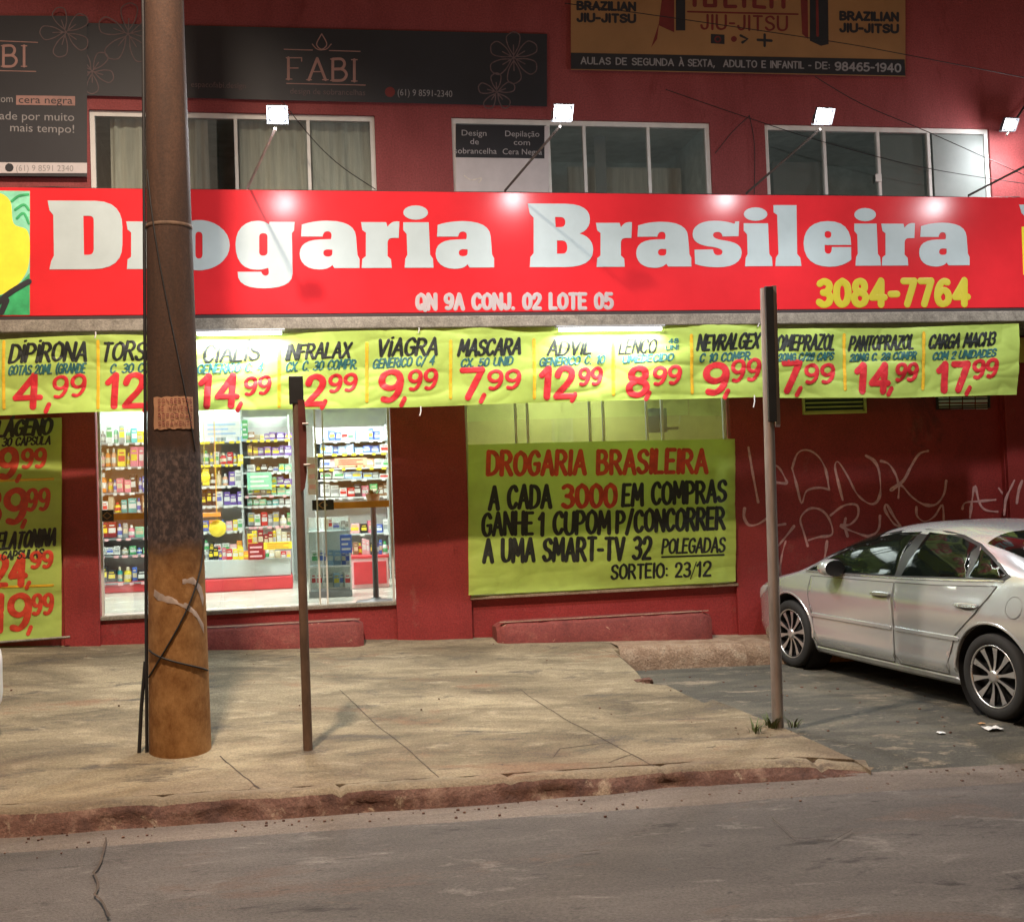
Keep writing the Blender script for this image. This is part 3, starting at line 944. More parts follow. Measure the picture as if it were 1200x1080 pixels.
# ------------------------------------------------------------------ building
B = empty('shop_building', (1.2, 0, 0), 'red two storey corner shop building with glass front and flat canopy', 'building')
XD0, XD1 = at(114, 600).x, at(461, 600).x
XW0, XW1 = at(549, 600).x, at(860, 600).x
XP1 = at(908, 600).x
XR0 = at(1181, 560).x
ZD, ZW = at(300, 716.5, .04).z, at(700, 693, .04).z
ZC0, ZC1 = at(500, 384, -1.02).z, (at(0, 371, -.98).z + at(1200, 360, -.98).z) / 2 - .038      # canopy edge
m = MB()
m.box((-8, .05, -.3), (XD0 - .02, .25, ZC0 - .002))
m.box((XD0 - .02, .05, -.3), (XD1 + .02, .25, ZD - .01))
m.box((XD1 + .02, .05, -.3), (XW0 - .02, .25, ZC0 - .002))
m.box((XW0 - .02, .05, -.3), (XW1 + .02, .25, ZW - .01))
m.box((XW1 + .02, .05, -.3), (XP1, .25, ZC0 - .002))
m.box((XP1, .11, -.3), (XR0, .31, ZC0 - .002))
m.box((XR0, .05, -.3), (11, .25, ZC0 - .002))
m.build('wall', M['red'], B)
for a, b in ((at(72, 600).x, XD0), (XD1, XW0), (XW1, XP1 - .012), (XR0 + .01, 10.9)):
    mm = MB()
    mm.box((a, 0.0, -.32), (b, .046, ZC0 - .004), .006)
    mm.build('pillar', M['red'], B)
m = MB(); m.box((-8, -.04, ZC0 - .30), (11, -.004, ZC0 - .03)); m.build('lintel', M['olive'], B)  # olive here is banner-tinted light put into the beam's colour
m = MB(); m.box((-8, -1.02, ZC0), (11, .3, ZC1), .01); m.box((-8, -.86, ZC1 - .004), (11, -.002, ZC1 + .1)); m.build('canopy', M['slab'], B)

UW = [(at(105, 170).x, at(440, 170).x), (at(530, 170).x, at(833, 170).x), (at(897, 170).x, at(1160, 170).x)]
UZ0, UZ1 = 4.02, at(700, 141).z
loops = [[(-8, ZC1 + .11), (11, ZC1 + .11), (11, 7.6), (-8, 7.6)]] + [[(a, UZ0), (a, UZ1), (b, UZ1), (b, UZ0)] for a, b in UW]
m = MB()
fill_poly(m, loops, flat_map(0), 0.0, .16)
m.build('upper_wall', M['red_up'], B)
m = MB(); m.box((-8.2, -.25, 7.61), (11.2, .4, 7.85)); m.build('roof', M['slab'], B)
m = MB()
m.box((-8, .165, ZC1 + .12), (-7.9, 7, 7.6)); m.box((10.9, .165, ZC1 + .12), (11, 7, 7.6)); m.box((-7.89, 6.9, -.3), (10.89, 7, 7.6))
m.build('rear_wall', M['red_up'], B)


def frame_rect(m, x0, x1, z0, z1, Y, bw, dep, bars=(), top=None):
    m.box((x0, Y, z0), (x0 + bw, Y + dep, z1))
    m.box((x1 - bw, Y, z0), (x1, Y + dep, z1))
    m.box((x0 + bw, Y, z1 - (top or bw)), (x1 - bw, Y + dep, z1))
    m.box((x0 + bw, Y, z0), (x1 - bw, Y + dep, z0 + bw))
    for b in bars:
        m.box((b - bw * .35, Y + .003, z0 + bw), (b + bw * .35, Y + dep - .003, z1 - (top or bw)))


def wavy(m, x0, x1, z0, z1, Y, amp=.03, per=.12):
    n = max(4, int((x1 - x0) / .018))
    vs = []
    for i in range(n + 1):
        x = x0 + (x1 - x0) * i / n
        y = Y + amp * math.sin(x / per * 6.28 + 1.5 * math.sin(x * 7)) * (.6 + .4 * math.sin(x * 17))
        vs += [(x, y, z0), (x + .01 * math.sin(x * 31), y * .6 + Y * .4, z1)]
    m.add(vs, [(2 * i, 2 * i + 2, 2 * i + 3, 2 * i + 1) for i in range(n)], True)


def X0(px, py=180, Y=.05): return at(px, py, Y).x


bars = [[X0(277), X0(362)], [X0(643), X0(685), X0(760)], [X0(966), X0(1029), X0(1088)]]
for k, (a, b) in enumerate(UW):
    m = MB()
    frame_rect(m, a + .002, b - .002, UZ0 + .002, UZ1 - .002, .03, .045, .06, bars[k], .05)
    W = m.build('window', M['alu'], B)
    m = MB(); m.box((a + .03, .055, UZ0 + .03), (b - .03, .062, UZ1 - .04)); m.build('pane', M['glass_up'], W)
    m = MB()
    x0, x1, z0, z1, y0, y1 = a - .1, b + .1, UZ0 - .1, UZ1 + .1, .17, 1.8
    m.add([(x0, y0, z0), (x1, y0, z0), (x1, y0, z1), (x0, y0, z1), (x0, y1, z0), (x1, y1, z0), (x1, y1, z1), (x0, y1, z1)],
          [(4, 5, 6, 7), (0, 4, 7, 3), (1, 2, 6, 5), (0, 1, 5, 4), (3, 7, 6, 2)])
    m.build('room', M['dark_room'], W)
    if k == 0:
        for p0, p1 in ((128, 172), (172, 245), (280, 360), (364, 438)):
            mm = MB(); wavy(mm, X0(p0, Y=.12), X0(p1, Y=.12), UZ0, UZ1, .15); mm.build('curtain', M['curtain'], W)
    if k == 1:
        mm = MB(); wavy(mm, X0(700, Y=.4), X0(712, Y=.4), UZ0, UZ1, .5, .01); mm.build('curtain', M['grey_print'], W)
        mm = MB(); mm.box((X0(690), 1.0, UZ0), (X0(832), 1.05, at(700, 196, 1.0).z)); mm.build('counter', M['curtain'], W)
    if k == 2:
        mm = MB(); mm.box((X0(1093), .045, UZ0 + .046), (X0(1158), .053, UZ1 - .06)); mm.build('frosted_panel', M['frost'], W)
        mm = MB(); mm.box((X0(1034), .10, UZ0), (X0(1084), .11, UZ1 - .06)); mm.build('blind', M['grey_print'], W)
        mm = MB(); mm.box((X0(1026, 208, .02), .012, at(1028, 213, .02).z), (X0(1033, 208, .02), .028, at(1028, 204, .02).z), .004); mm.build('latch', M['alu'], W)
        mm = MB(); mm.box((X0(905, Y=1), 1.0, UZ0), (X0(960, Y=1), 1.4, at(930, 190, 1.0).z)); mm.build('cabinet', M['grey_print'], W)

# ground floor glazing
ZT = ZC0 - .05
m = MB()
frame_rect(m, XD0 + .003, XD1 - .003, ZD - .006, ZT, .10, .022, .05, (X0(372, 600, .1), X0(381, 600, .1)), .05)
SF = m.build('shop_front', M['alu'], B)
m = MB(); m.box((XD0 - .01, .02, ZD - .008), (XD1 + .01, .16, ZD + .028), .006); m.build('threshold', M['slab'], SF)
for a, b in ((XD0 + .026, X0(371, 600, .1)), (X0(382, 600, .1), XD1 - .026)):
    m = MB(); m.box((a, .12, ZD + .05), (b, .128, ZT - .05)); m.build('pane', M['glass'], SF)
for a, b, ya, yb, blk in ((118, 232, 598, 610, (118, 133)), (366, 456, 586, 597, (366, 391))):
    m = MB(); px_quad(m, a, ya, b, yb, .112, .006); o = m.build('push_bar', M['orange'], SF)
    m = MB(); px_quad(m, blk[0], ya - 1, blk[1], yb + 1, .108, .003); m.build('emblem', M['black'], o)
    m = MB(); cx, cy = (blk[0] + blk[1]) / 2, (ya + yb) / 2
    px_line(m, [(cx - 5, cy), (cx, cy - 4), (cx + 5, cy), (cx, cy + 4), (cx - 5, cy)], 1.4, .108); m.build('emblem_mark', M['board_tan'], o)
m = MB()
frame_rect(m, XW0 + .003, XW1 - .003, ZW - .006, ZT, .09, .03, .05, [X0(p, 500, .09) for p in (605, 619, 692, 708, 759, 777)], .05)
WF = m.build('shop_window', M['alu'], B)
m = MB(); m.box((XW0 + .03, .105, ZW + .03), (XW1 - .03, .112, ZT - .05)); m.build('pane', M['glass'], WF)
m = MB(); m.box((XW0 - .012, -.012, ZW - .012), (XW1 + .012, .15, ZW + .016), .005); m.build('sill', M['step_tan'], WF)
m = MB(); m.box((XW0 - .16, 1.5, ZD - .01), (4.85, 1.55, ZC0)); m.build('backing_board', M['olive'], WF)
m = MB(); px_quad(m, 760, 478, 781, 507, .27, .02); px_quad(m, 765, 500, 795, 504, .26, .008); m.build('bracket', M['alu'], WF)


def worn_step(x0, x1, ytop0, ytop1, Y):
    m = MB()
    n = 40
    a, b = at(x0, ytop0, Y), at(x1, ytop1, Y)
    zt = (a.z + b.z) / 2
    rows = []
    for i in range(n + 1):
        t = i / n
        x = a.x + (b.x - a.x) * t
        e = min(1, min(t, 1 - t) * n / 1.5)
        j = .008 * nz(x, 1, 7)
        r = .05 * (1 - e)
        y0 = Y + r * 1.2
        rows += [(x, .047, zt - r), (x, y0 + .07, zt - r * .6 + j * .5), (x, y0 + .025, zt - .006 - r + j), (x, y0 + j, zt - .035 - r), (x, y0 - .004, z_side(x, Y) - .08)]
    m.add(rows, [(i * 5 + k, i * 5 + k + 1, (i + 1) * 5 + k + 1, (i + 1) * 5 + k) for i in range(n) for k in range(4)], True)
    for q in (0, n):
        m.add(rows[q * 5:q * 5 + 5] + [(rows[q * 5][0], .047, rows[q * 5 + 4][2])], [(0, 1, 2, 3, 4, 5)])
    return m


for args in ((196, 426, 739, 727, -.30), (583, 836, 729, 719, -.30)):
    st = worn_step(*args).build('door_step', M['red_worn'], B)
    m = MB()
    a, b = at(args[0], args[2], args[4]), at(args[1], args[3], args[4])
    zt = (a.z + b.z) / 2
    P = [(a.x + .05 + (b.x - a.x - .1) * i / 60, args[4] + .055 + .012 * nz(i, 2, .5)) for i in range(61)]
    ribbon(m, P, [.022 + .03 * max(0, nz(i, 7, .4)) for i in range(61)], lambda X, Y, h: (X, Y, zt + h), .011, .003)
    m.build('worn_edge', M['step_tan'], st)

# interior shell
m = MB(); m.box((-3.4, .26, ZD - .3), (4.9, 6.4, ZD - .012)); m.build('interior_floor', M['shop_floor'], B)
m = MB(); m.box((-3.4, .26, ZC0 + .005), (4.9, 6.4, ZC0 + .06)); m.build('interior_ceiling', M['shop_white'], B)
m = MB(); m.box((-3.5, .26, ZD - .012), (-3.4, 6.4, ZC0)); m.box((4.9, .26, ZD - .012), (5.0, 6.4, ZC0)); m.box((-3.4, 6.3, ZD - .012), (4.9, 6.4, ZC0)); m.build('interior_wall', M['shop_white'], B)
m = MB(); m.box((XW0 - .25, .27, ZD - .011), (XW0 - .17, 1.6, ZC0)); m.build('partition', M['shop_white'], B)

# vents and graffiti of the recessed wall
m = MB()
frame_rect(m, *[at(940, 470, .1).x, at(1014, 470, .1).x, at(975, 485, .1).z, at(975, 455, .1).z], .075, .02, .034)
for k in range(5):
    z = at(975, 481 - 5 * k, .1).z
    m.box((at(944, 470, .1).x, .082, z - .012), (at(1010, 470, .1).x, .105, z))
V = m.build('wall_vent', M['olive'], B)
m = MB(); px_quad(m, 943, 455, 1011, 482, .106, .003); m.build('vent_backing', M['black'], V)
m = MB()
frame_rect(m, at(1097, 470, .1).x, at(1159, 470, .1).x, at(1130, 479, .1).z, at(1130, 455, .1).z, .075, .015, .034)
for k in range(3):
    px_quad(m, 1100, 463 + 8 * k - 5, 1157, 463 + 8 * k - 2, .08, .02)
V = m.build('wall_vent', M['dark_iron'], B)
for k in range(4):
    for r in range(3):
        mm = MB(); px_quad(mm, 1099 + 15 * k, 457 + 8 * r, 1112 + 15 * k, 461.5 + 8 * r + 2, .09, .006)
        mm.build('vent_glass', M['shop_white'], V)

GR = ["60,262 78,370 100,487", "80,430 95,370 130,335 180,340 212,390 215,410 165,405", "240,345 260,420 280,492 300,442 350,428 394,436", "240,350 262,288 300,272 345,295 378,350 394,436",
      "450,478 430,400 418,340 432,322 470,380 510,455 560,494 592,485 606,440 600,360 580,318 546,296", "608,318 640,330 668,372 682,420 680,470", "803,276 765,290 730,345 700,400 650,432 655,440 690,418 735,465 785,497 835,497 868,455 878,400",
      "44,515 42,550 62,582 100,578 150,545", "85,660 112,612 150,590 212,578", "25,708 48,736 110,700 165,672", "95,790 140,715 190,660 248,588", "200,810 190,765 200,700 214,650",
      "305,668 288,610 275,555 312,515 360,520 395,560 406,620 350,632 308,645", "400,542 455,502 508,500 512,545 480,580 440,585 500,612 560,628 598,600 604,545", "470,628 458,585 462,555",
      "690,590 660,575 625,520 632,498 660,545 690,588", "755,508 758,545 790,568 830,545 862,500 868,572", "976,552 985,480 997,424 1015,490 1040,520 1090,528", "945,515 958,490 1020,484 1082,478",
      "1118,540 1124,480 1140,440 1160,398", "1095,430 1112,452 1135,470 1160,430", "1170,492 1178,440 1192,400", "385,650 380,690 374,724"]
for s in GR:
    P = [tuple(float(q) for q in p.split(',')) for p in s.split()]
    P = [(860 + x / 3.53, 450 + y / 3.53) for x, y in P]
    onp = max(p[0] for p in P) < 906 or min(p[0] for p in P) > 1174
    m = MB(); px_line(m, P, 2.5, -.001 if onp else .109, True, .002, .001, wob=.9)
    m.build('graffiti', M['graf'], B)

# ------------------------------------------------------------------ main fascia sign
YS = -.98
SG = empty('shop_sign', (2.0, YS, at(600, 365, YS).z), 'long glossy red fascia sign with big white slab lettering and yellow phone number', 'shop sign')
zs0 = (at(0, 371, YS).z + at(1200, 360, YS).z) / 2
zs1 = (at(0, 219, YS).z + at(1200, 232, YS).z) / 2
m = MB(); m.box((-6, YS, zs0), (10.5, YS + .11, zs1), .004); m.build('panel', M['sign_red'], SG)
m = MB(); m.box((-6, YS + .005, zs0 - .035), (10.5, YS + .115, zs0 - .002)); m.build('trim', M['dark_edge'], SG)
LET = [('D', 56, 143.5), ('r', 148, 193), ('o', 197, 269.3), ('g', 276, 345.3), ('a', 351.2, 421.3), ('r', 423, 468), ('i', 472.5, 508), ('a', 510.5, 579),
       ('B', 618.5, 695), ('r', 698.3, 740.5), ('a', 745.5, 810), ('s', 811.5, 869), ('i', 871.5, 905.2), ('l', 905.6, 939), ('e', 941.6, 998), ('i', 1001, 1032), ('r', 1032.6, 1072), ('a', 1077, 1136)]
m = MB()
for ch, xa, xb in LET:
    if ch == 'B': m.build('lettering', M['letter'], SG); m = MB()
    wd, d = SLAB[ch]
    loops = []
    for L in path(d):
        Q = []
        for (gx, gy) in L:
            px = xa + (xb - xa) * gx / wd
            base = 315.8 - 4.9 * (px - 58) / 1077
            top = 235.2 + 5.6 * (px - 58) / 900
            q = at(px, base - (base - top) * gy / 100, YS)
            Q.append((q.x, q.z))
        loops.append(Q)
    if ch == 'i':
        fill_poly(m, loops[:1], flat_map(YS), .004, .004); fill_poly(m, loops[1:], flat_map(YS), .004, .004)
    else:
        fill_poly(m, loops, flat_map(YS), .004, .004)
m.build('lettering', M['letter'], SG)
m = MB(); brush_text(m, "QN 9A CONJ. 02 LOTE 05", (489, 362), (717, 361), 16.5, 4.4, YS, flat_map(YS), gap=2.6, brush=.25); m.build('address_lettering', M['letter_rose'], SG)
m = MB(); brush_text(m, "3084-7764", (960, 357), (1134, 356), 27, 7.6, YS, flat_map(YS), gap=2.9, brush=.15); m.build('phone_lettering', M['yellow'], SG)
# painted emblem at the left end (leaves and a yellow fruit-like form), and the edge of the next emblem on the right
m = MB(); px_poly(m, [(-60, 223), (35, 224), (35, 369), (-60, 370)], YS, .002); m.build('emblem_ground', M['green2'], SG)
m = MB(); px_poly(m, catmull([(-40, 235), (-5, 226), (12, 236), (16, 262), (33, 272), (34, 308), (24, 330), (2, 345), (-40, 350)], 5, True), YS, .004); m.build('emblem_body', M['yel2'], SG)
m = MB()
px_poly(m, [(-30, 352), (6, 345), (26, 330), (35, 320), (35, 369), (-30, 369)], YS, .0034); m.build('emblem_leaf', M['green1'], SG)
m = MB()
for pts in ([(-2, 355), (8, 346), (20, 338), (34, 330)], [(2, 366), (8, 352)]): px_line(m, pts, 7, YS, True, .006)
m.build('emblem_stem', M['board_dark'], SG)
m = MB()
for pts in ([(14, 236), (22, 230), (33, 228)], [(18, 246), (28, 240), (34, 246)], [(20, 256), (28, 250), (34, 262)]): px_line(m, pts, 3.2, YS, True, .005)
m.build('emblem_feather', M['green1'], SG)
m = MB(); px_poly(m, [(1194, 240), (1282, 238), (1282, 255), (1202, 255), (1197, 250)], YS, .004); m.build('lettering', M['letter'], SG)
m = MB(); px_poly(m, [(1197, 266), (1240, 262), (1275, 280), (1280, 310), (1250, 330), (1199, 322)], YS, .004); m.build('emblem_body', M['yel2'], SG)

# ------------------------------------------------------------------ upper boards
def board(name, label, cat, x0, y0, x1, y1, Y, mat, tilt=0.0, part='panel'):
    c = at((x0 + x1) / 2, (y0 + y1) / 2, Y)
    r = empty(name, (c.x, Y, c.z), label, cat)
    m = MB()
    px_poly(m, [(x0, y0), (x1, y0 + tilt), (x1, y1 + tilt), (x0, y1)], Y, 0, 0)
    px_poly(m, [(x0, y0), (x1, y0 + tilt), (x1, y1 + tilt), (x0, y1)], Y + .03, 0, 0)
    P = [at(*q, Y) for q in ((x0, y0), (x1, y0 + tilt), (x1, y1 + tilt), (x0, y1))]
    R2 = [at(*q, Y + .03) for q in ((x0, y0), (x1, y0 + tilt), (x1, y1 + tilt), (x0, y1))]
    m.add(P + R2, [(i, (i + 1) % 4, 4 + (i + 1) % 4, 4 + i) for i in range(4)])
    m.build(part, mat, r)
    return r


def flower(parent, cx, cy, R, n, Y, rot=0, wpx=1.3):
    m = MB()
    for k in range(n):
        a = rot + 2 * math.pi * k / n
        ca, sa = math.cos(a), math.sin(a)
        P = []
        for (u, v) in ((.1, 0), (.45, .2), (.85, .26), (1, .08), (.97, -.1), (.8, -.27), (.45, -.2), (.1, 0)):
            P.append((cx + R * (u * ca - v * sa), cy + R * (u * sa + v * ca)))
        px_line(m, P, wpx, Y, True, .001, .0004)
        px_line(m, [(cx, cy), (cx + R * .5 * ca, cy + R * .5 * sa)], wpx, Y, False, .0012, .0004)
    return m.build('flower_print', M['board_line'], parent)


YB = -.035
b1 = board('salon_board', 'long black salon board with FABI lettering above the first two windows', 'sign board', 100, 27, 641, 112, YB, M['board_dark'], 13)
m = MB()


def serif_text(m, s, x0, base, h, Y, slope=0.0):
    x = x0
    S = {'F': (.62, ["0,0 0,1", "0,1 .62,1", "0,.52 .45,.52", ".62,1 .62,.84", "-.1,0 .16,0", "-.1,1 0,1"]),
         'A': (.78, ["0,0 .39,1", ".39,1 .78,0", ".16,.38 .62,.38", "-.1,0 .12,0", ".64,0 .9,0"]),
         'B': (.62, ["0,0 0,1", "~0,1 .4,1 .55,.8 .42,.56 0,.53", "~0,.53 .45,.52 .64,.28 .46,.02 0,0", "-.1,0 0,0", "-.1,1 0,1"]),
         'I': (.1, [".05,0 .05,1", "-.08,0 .18,0", "-.08,1 .18,1"])}
    for ch in s:
        wd, st = S[ch]
        for k, q in enumerate(st):
            P = [tuple(float(c) for c in p.split(',')) for p in q.lstrip('~').split()]
            P = [(x + a * h, base + slope * (x - x0) - b * h) for a, b in P]
            thick = h * (.13 if k == 0 or (ch == 'A' and k == 1) or (ch == 'B' and k < 3 and k > 0) else .055)
            px_line(m, P, thick, Y, q.startswith('~'), .0015 + .0001 * k, .0005)
        x += (wd + .34) * h


serif_text(m, "FABI", 338, 93, 25, YB, .03)
m.build('lettering', M['board_pink'], b1)
m = MB()
px_line(m, [(333, 58), (366, 59)], 1.2, YB); px_line(m, [(386, 59.5), (422, 60.5)], 1.2, YB); px_line(m, [(336, 98), (428, 100)], 1.2, YB)
px_line(m, [(377, 40), (371, 52), (377, 58), (383, 52), (377, 40)], 1.3, YB, True)
px_line(m, [(366, 52), (372, 58), (382, 58), (388, 52)], 1.2, YB, True)
m.build('ornament', M['board_pink'], b1)
print_text('tagline', 'design de sobrancelhas', (340, 110), (428, 112), 7, YB, M['board_line'], b1)
print_text('web_print', 'espacofabi.design', (224, 102), (288, 104), 7, YB, M['board_line'], b1)
print_text('phone_print', '(61) 9 8591-2340', (466, 112), (530, 114), 8, YB, M['grey_print'], b1)
m = MB(); px_poly(m, [(457 + 6 * math.cos(a * .5), 108 + 6 * math.sin(a * .5)) for a in range(13)], YB, .001, .001); m.build('phone_icon', M['dark_red_print'], b1)
flower(b1, 108, 84, 26, 5, YB, .3); flower(b1, 150, 40, 36, 5, YB, 1.0); flower(b1, 602, 68, 30, 6, YB, .5); flower(b1, 582, 108, 22, 5, YB, .9)

YB2 = -.06
b2 = board('salon_poster', 'dark portrait salon poster with a white phone strip at its foot', 'poster', -60, 18, 102, 206, YB2, M['board_dark'], 1)
m = MB(); serif_text(m, "BI", 4, 78, 24, YB2); m.build('lettering', M['board_pink'], b2)
m = MB(); px_line(m, [(-5, 48), (44, 50)], 1.2, YB2); px_line(m, [(-5, 83), (42, 84)], 1.2, YB2); m.build('ornament', M['board_pink'], b2)
m = MB(); px_poly(m, [(19, 112), (88, 113), (88, 124), (19, 123)], YB2, .002); m.build('text_box', M['board_pink'], b2)
print_text('print', 'cera negra', (22, 121), (85, 122), 9, YB2, M['board_dark'], b2, lift=.004)
print_text('print', 'com', (-4, 120), (15, 120), 9, YB2, M['grey_print'], b2)
print_text('print', 'dade por muito', (-8, 140), (87, 142), 10, YB2, M['grey_print'], b2)
print_text('print', 'mais tempo!', (12, 154), (87, 156), 10, YB2, M['grey_print'], b2)
m = MB(); px_poly(m, [(-60, 190), (102, 191), (102, 203), (-60, 203)], YB2, .002); m.build('phone_strip', M['board_white'], b2)
print_text('phone_print', '(61) 9 8591 2340', (19, 200.5), (86, 201), 7.5, YB2, M['grey_print'], b2, lift=.004)
m = MB(); px_poly(m, [(11 + 5 * math.cos(a * .5), 196.5 + 5 * math.sin(a * .5)) for a in range(13)], YB2, .004, .001); m.build('phone_icon', M['board_dark'], b2)
flower(b2, 77, 38, 30, 5, YB2, .6)

b3 = board('martial_arts_board', 'tan martial arts board with black timetable strip, high on the wall', 'sign board', 669, -70, 1061, 82, -.05, M['board_tan'], 8)
Y3 = -.05
m = MB(); px_poly(m, [(669, 62), (1060, 70), (1061, 89), (669, 81)], Y3, .002); m.build('text_strip', M['board_black'], b3)
m = MB()
for s_, xa, xb in (("AULAS DE", 681, 734), ("SEGUNDA", 741, 789), ("À SEXTA,", 796, 837), ("ADULTO E", 848, 897), ("INFANTIL -", 903, 950), ("DE:", 956, 972)):
    brush_text(m, s_, (xa, 75 + (xa - 681) * .0206), (xb, 75 + (xb - 681) * .0206), 7.5, 1.4, Y3, flat_map(Y3), gap=2.2, lift=.003, brush=.2, thick=.0006); m.build('strip_print', M['grey_print'], b3); m = MB()
brush_text(m, "98465-1940", (979, 82.5), (1055, 84.5), 9, 1.9, Y3, flat_map(Y3), gap=2.2, lift=.003, brush=.2, thick=.0006); m.build('strip_print', M['grey_print'], b3)
m = MB()
for x0, y0 in ((677, 11), (985, 23)):
    brush_text(m, "BRAZILIAN", (x0, y0), (x0 + 67, y0 + 1.4), 8.5, 2.9, Y3, flat_map(Y3), gap=2.4, brush=.2, thick=.0006); m.build('print', M['board_black'], b3); m = MB()
    brush_text(m, "JIU-JITSU", (x0, y0 + 14), (x0 + 67, y0 + 15.4), 8.5, 2.9, Y3, flat_map(Y3), gap=2.4, brush=.2, thick=.0006); m.build('print', M['board_black'], b3); m = MB()
m = MB(); brush_text(m, "JIU-JITSU", (822, 34), (922, 36), 16, 2.4, Y3, flat_map(Y3), gap=2.6, brush=.4, thick=.0006); m.build('print', M['dark_red_print'], b3)
m = MB()
px_line(m, [(806, 14), (935, 17)], 2, Y3)
for k, xq in enumerate((814, 826, 838, 850, 872, 884, 904, 918)):   # feet of the big red heading, cut by the top of the view
    px_line(m, [(xq, -20), (xq, 6 + .02 * (xq - 810))], 5, Y3, lift=.0012 + .0001 * k)
px_line(m, [(826, 7), (838, 7)], 4, Y3, lift=.0022); px_line(m, [(850, 8), (862, 8)], 4, Y3, lift=.0023); px_line(m, [(884, 8), (896, 9)], 4, Y3, lift=.0024)
px_poly(m, [(778, -20), (790, -20), (790, 38), (772, 30), (770, 46), (763, 56), (772, 28)], Y3, .0015, .0015)
px_poly(m, [(937, -30), (946, -30), (947, 46), (940, 40)], Y3, .0015, .0015)
m.build('figure_print', M['dark_red_print'], b3)
m = MB()
px_poly(m, [(792, -20), (803, -20), (803, 36), (792, 36)], Y3, .0015, .0015)
m.build('figure_print', M['board_black'], b3); m = MB()
px_poly(m, [(949, -30), (970, -30), (971, 52), (962, 54), (949, 48)], Y3, .0015, .0015)
m.build('figure_print', M['board_black'], b3); m = MB()
px_poly(m, [(833, 40), (849, 41), (849, 52), (833, 51)], Y3, .0015, .0015)
m.build('flag_print', M['board_black'], b3); m = MB()
px_line(m, [(888, 47), (904, 48)], 3, Y3); px_line(m, [(896, 41), (896, 54)], 3, Y3, lift=.0016)
m.build('flag_print', M['board_black'], b3); m = MB()
px_line(m, [(868, 42), (876, 46), (870, 50)], 3, Y3)
m.build('flag_print', M['board_black'], b3)
m = MB(); px_poly(m, [(860 + 3.5 * math.cos(a * .5), 46 + 3.5 * math.sin(a * .5)) for a in range(13)], Y3, .0015, .001)
px_line(m, [(841 + 3.2 * math.cos(a * .5), 46.3 + 3.2 * math.sin(a * .5)) for a in range(14)], 1.6, Y3, lift=.002)
px_line(m, [(957, -30), (958, 42)], 3, Y3, lift=.002)
m.build('flag_print', M['dark_red_print'], b3)

# window poster
yp = .016
b4 = board('window_poster', 'dark and white service poster filling the left of the second upper window', 'poster', 534, 146, 643, 232, yp, M['board_white'], 2, 'sheet')
m = MB(); px_poly(m, [(534, 146), (638, 147.5), (638, 186), (534, 184.5)], yp, .002); m.build('text_panel', M['board_dark'], b4)
for s, xa, xb, y in (('Design', 541, 570, 159), ('de', 551, 561, 169), ('sobrancelha', 532.5, 582, 180), ('Depilação', 592, 632, 160), ('com', 602, 621, 170), ('Cera Negra', 589, 635, 181)):
    print_text('print', s, (xa, y), (xb, y + .6), 7, yp, M['board_text'], b4, lift=.004)
m = MB(); px_line(m, [(544, 206), (552, 211), (564, 209), (561, 214)], 1.6, yp, True); m.build('eyebrow_print', M['curtain'], b4)

# ------------------------------------------------------------------ price banners
YN = -1.0


def wr(X, Z):
    f = .010 * math.sin(X * 2.1 + Z * 3) + .008 * math.sin(X * 5.3 - Z * 7.7) + .012 * NZ.noise(Vector((X * 2.2, Z * 5, 3)))
    # creases: slanting pulls and a few long horizontal sags
    f += .0085 * (1 - abs(NZ.noise(Vector((X * 1.3 + Z * 2.2, Z * 5.5 - X * .9, 8))))) ** 5
    f += .0065 * (1 - abs(NZ.noise(Vector((X * 3.1 - Z * 1.5, Z * 3.0 + X * 1.9, 21))))) ** 6
    return f


def cloth_map(Y, amp=1.0, drop=None):
    return lambda X, Z, h: (X, Y + amp * wr(X, Z) - h - (.0022 if h > 0 else 0), Z)


def cloth(m, xa, xb, ytop, ybot, Y, mp, nx, ny):
    vs = []
    for j in range(ny + 1):
        for i in range(nx + 1):
            px = xa + (xb - xa) * i / nx
            x_sh = px if not callable(xa) else px
            py = ytop(px) + (ybot(px) - ytop(px)) * j / ny
            q = at(px, py, Y)
            vs.append(mp(q.x, q.z, 0))
    m.add(vs, [(j * (nx + 1) + i, j * (nx + 1) + i + 1, (j + 1) * (nx + 1) + i + 1, (j + 1) * (nx + 1) + i) for j in range(ny) for i in range(nx)], True)


def lerp_pts(P):
    def f(x):
        for a, b in zip(P, P[1:]):
            if x <= b[0]: return a[1] + (b[1] - a[1]) * (x - a[0]) / (b[0] - a[0])
        return P[-1][1]
    return f


def banner(label, xa, xb, tp, bp, Y, amp, nx, ny, name='price_banner'):
    c = at((xa + xb) / 2, bp[len(bp) // 2][1], Y)
    r = empty(name, (c.x, Y, c.z), label, 'banner', 'hand painted yellow green shop banners')
    mp = cloth_map(Y, amp)
    m = MB(); cloth(m, xa, xb, lerp_pts(tp), lerp_pts(bp), Y, mp, nx, ny); m.build('cloth', M['band'], r)
    return r, mp


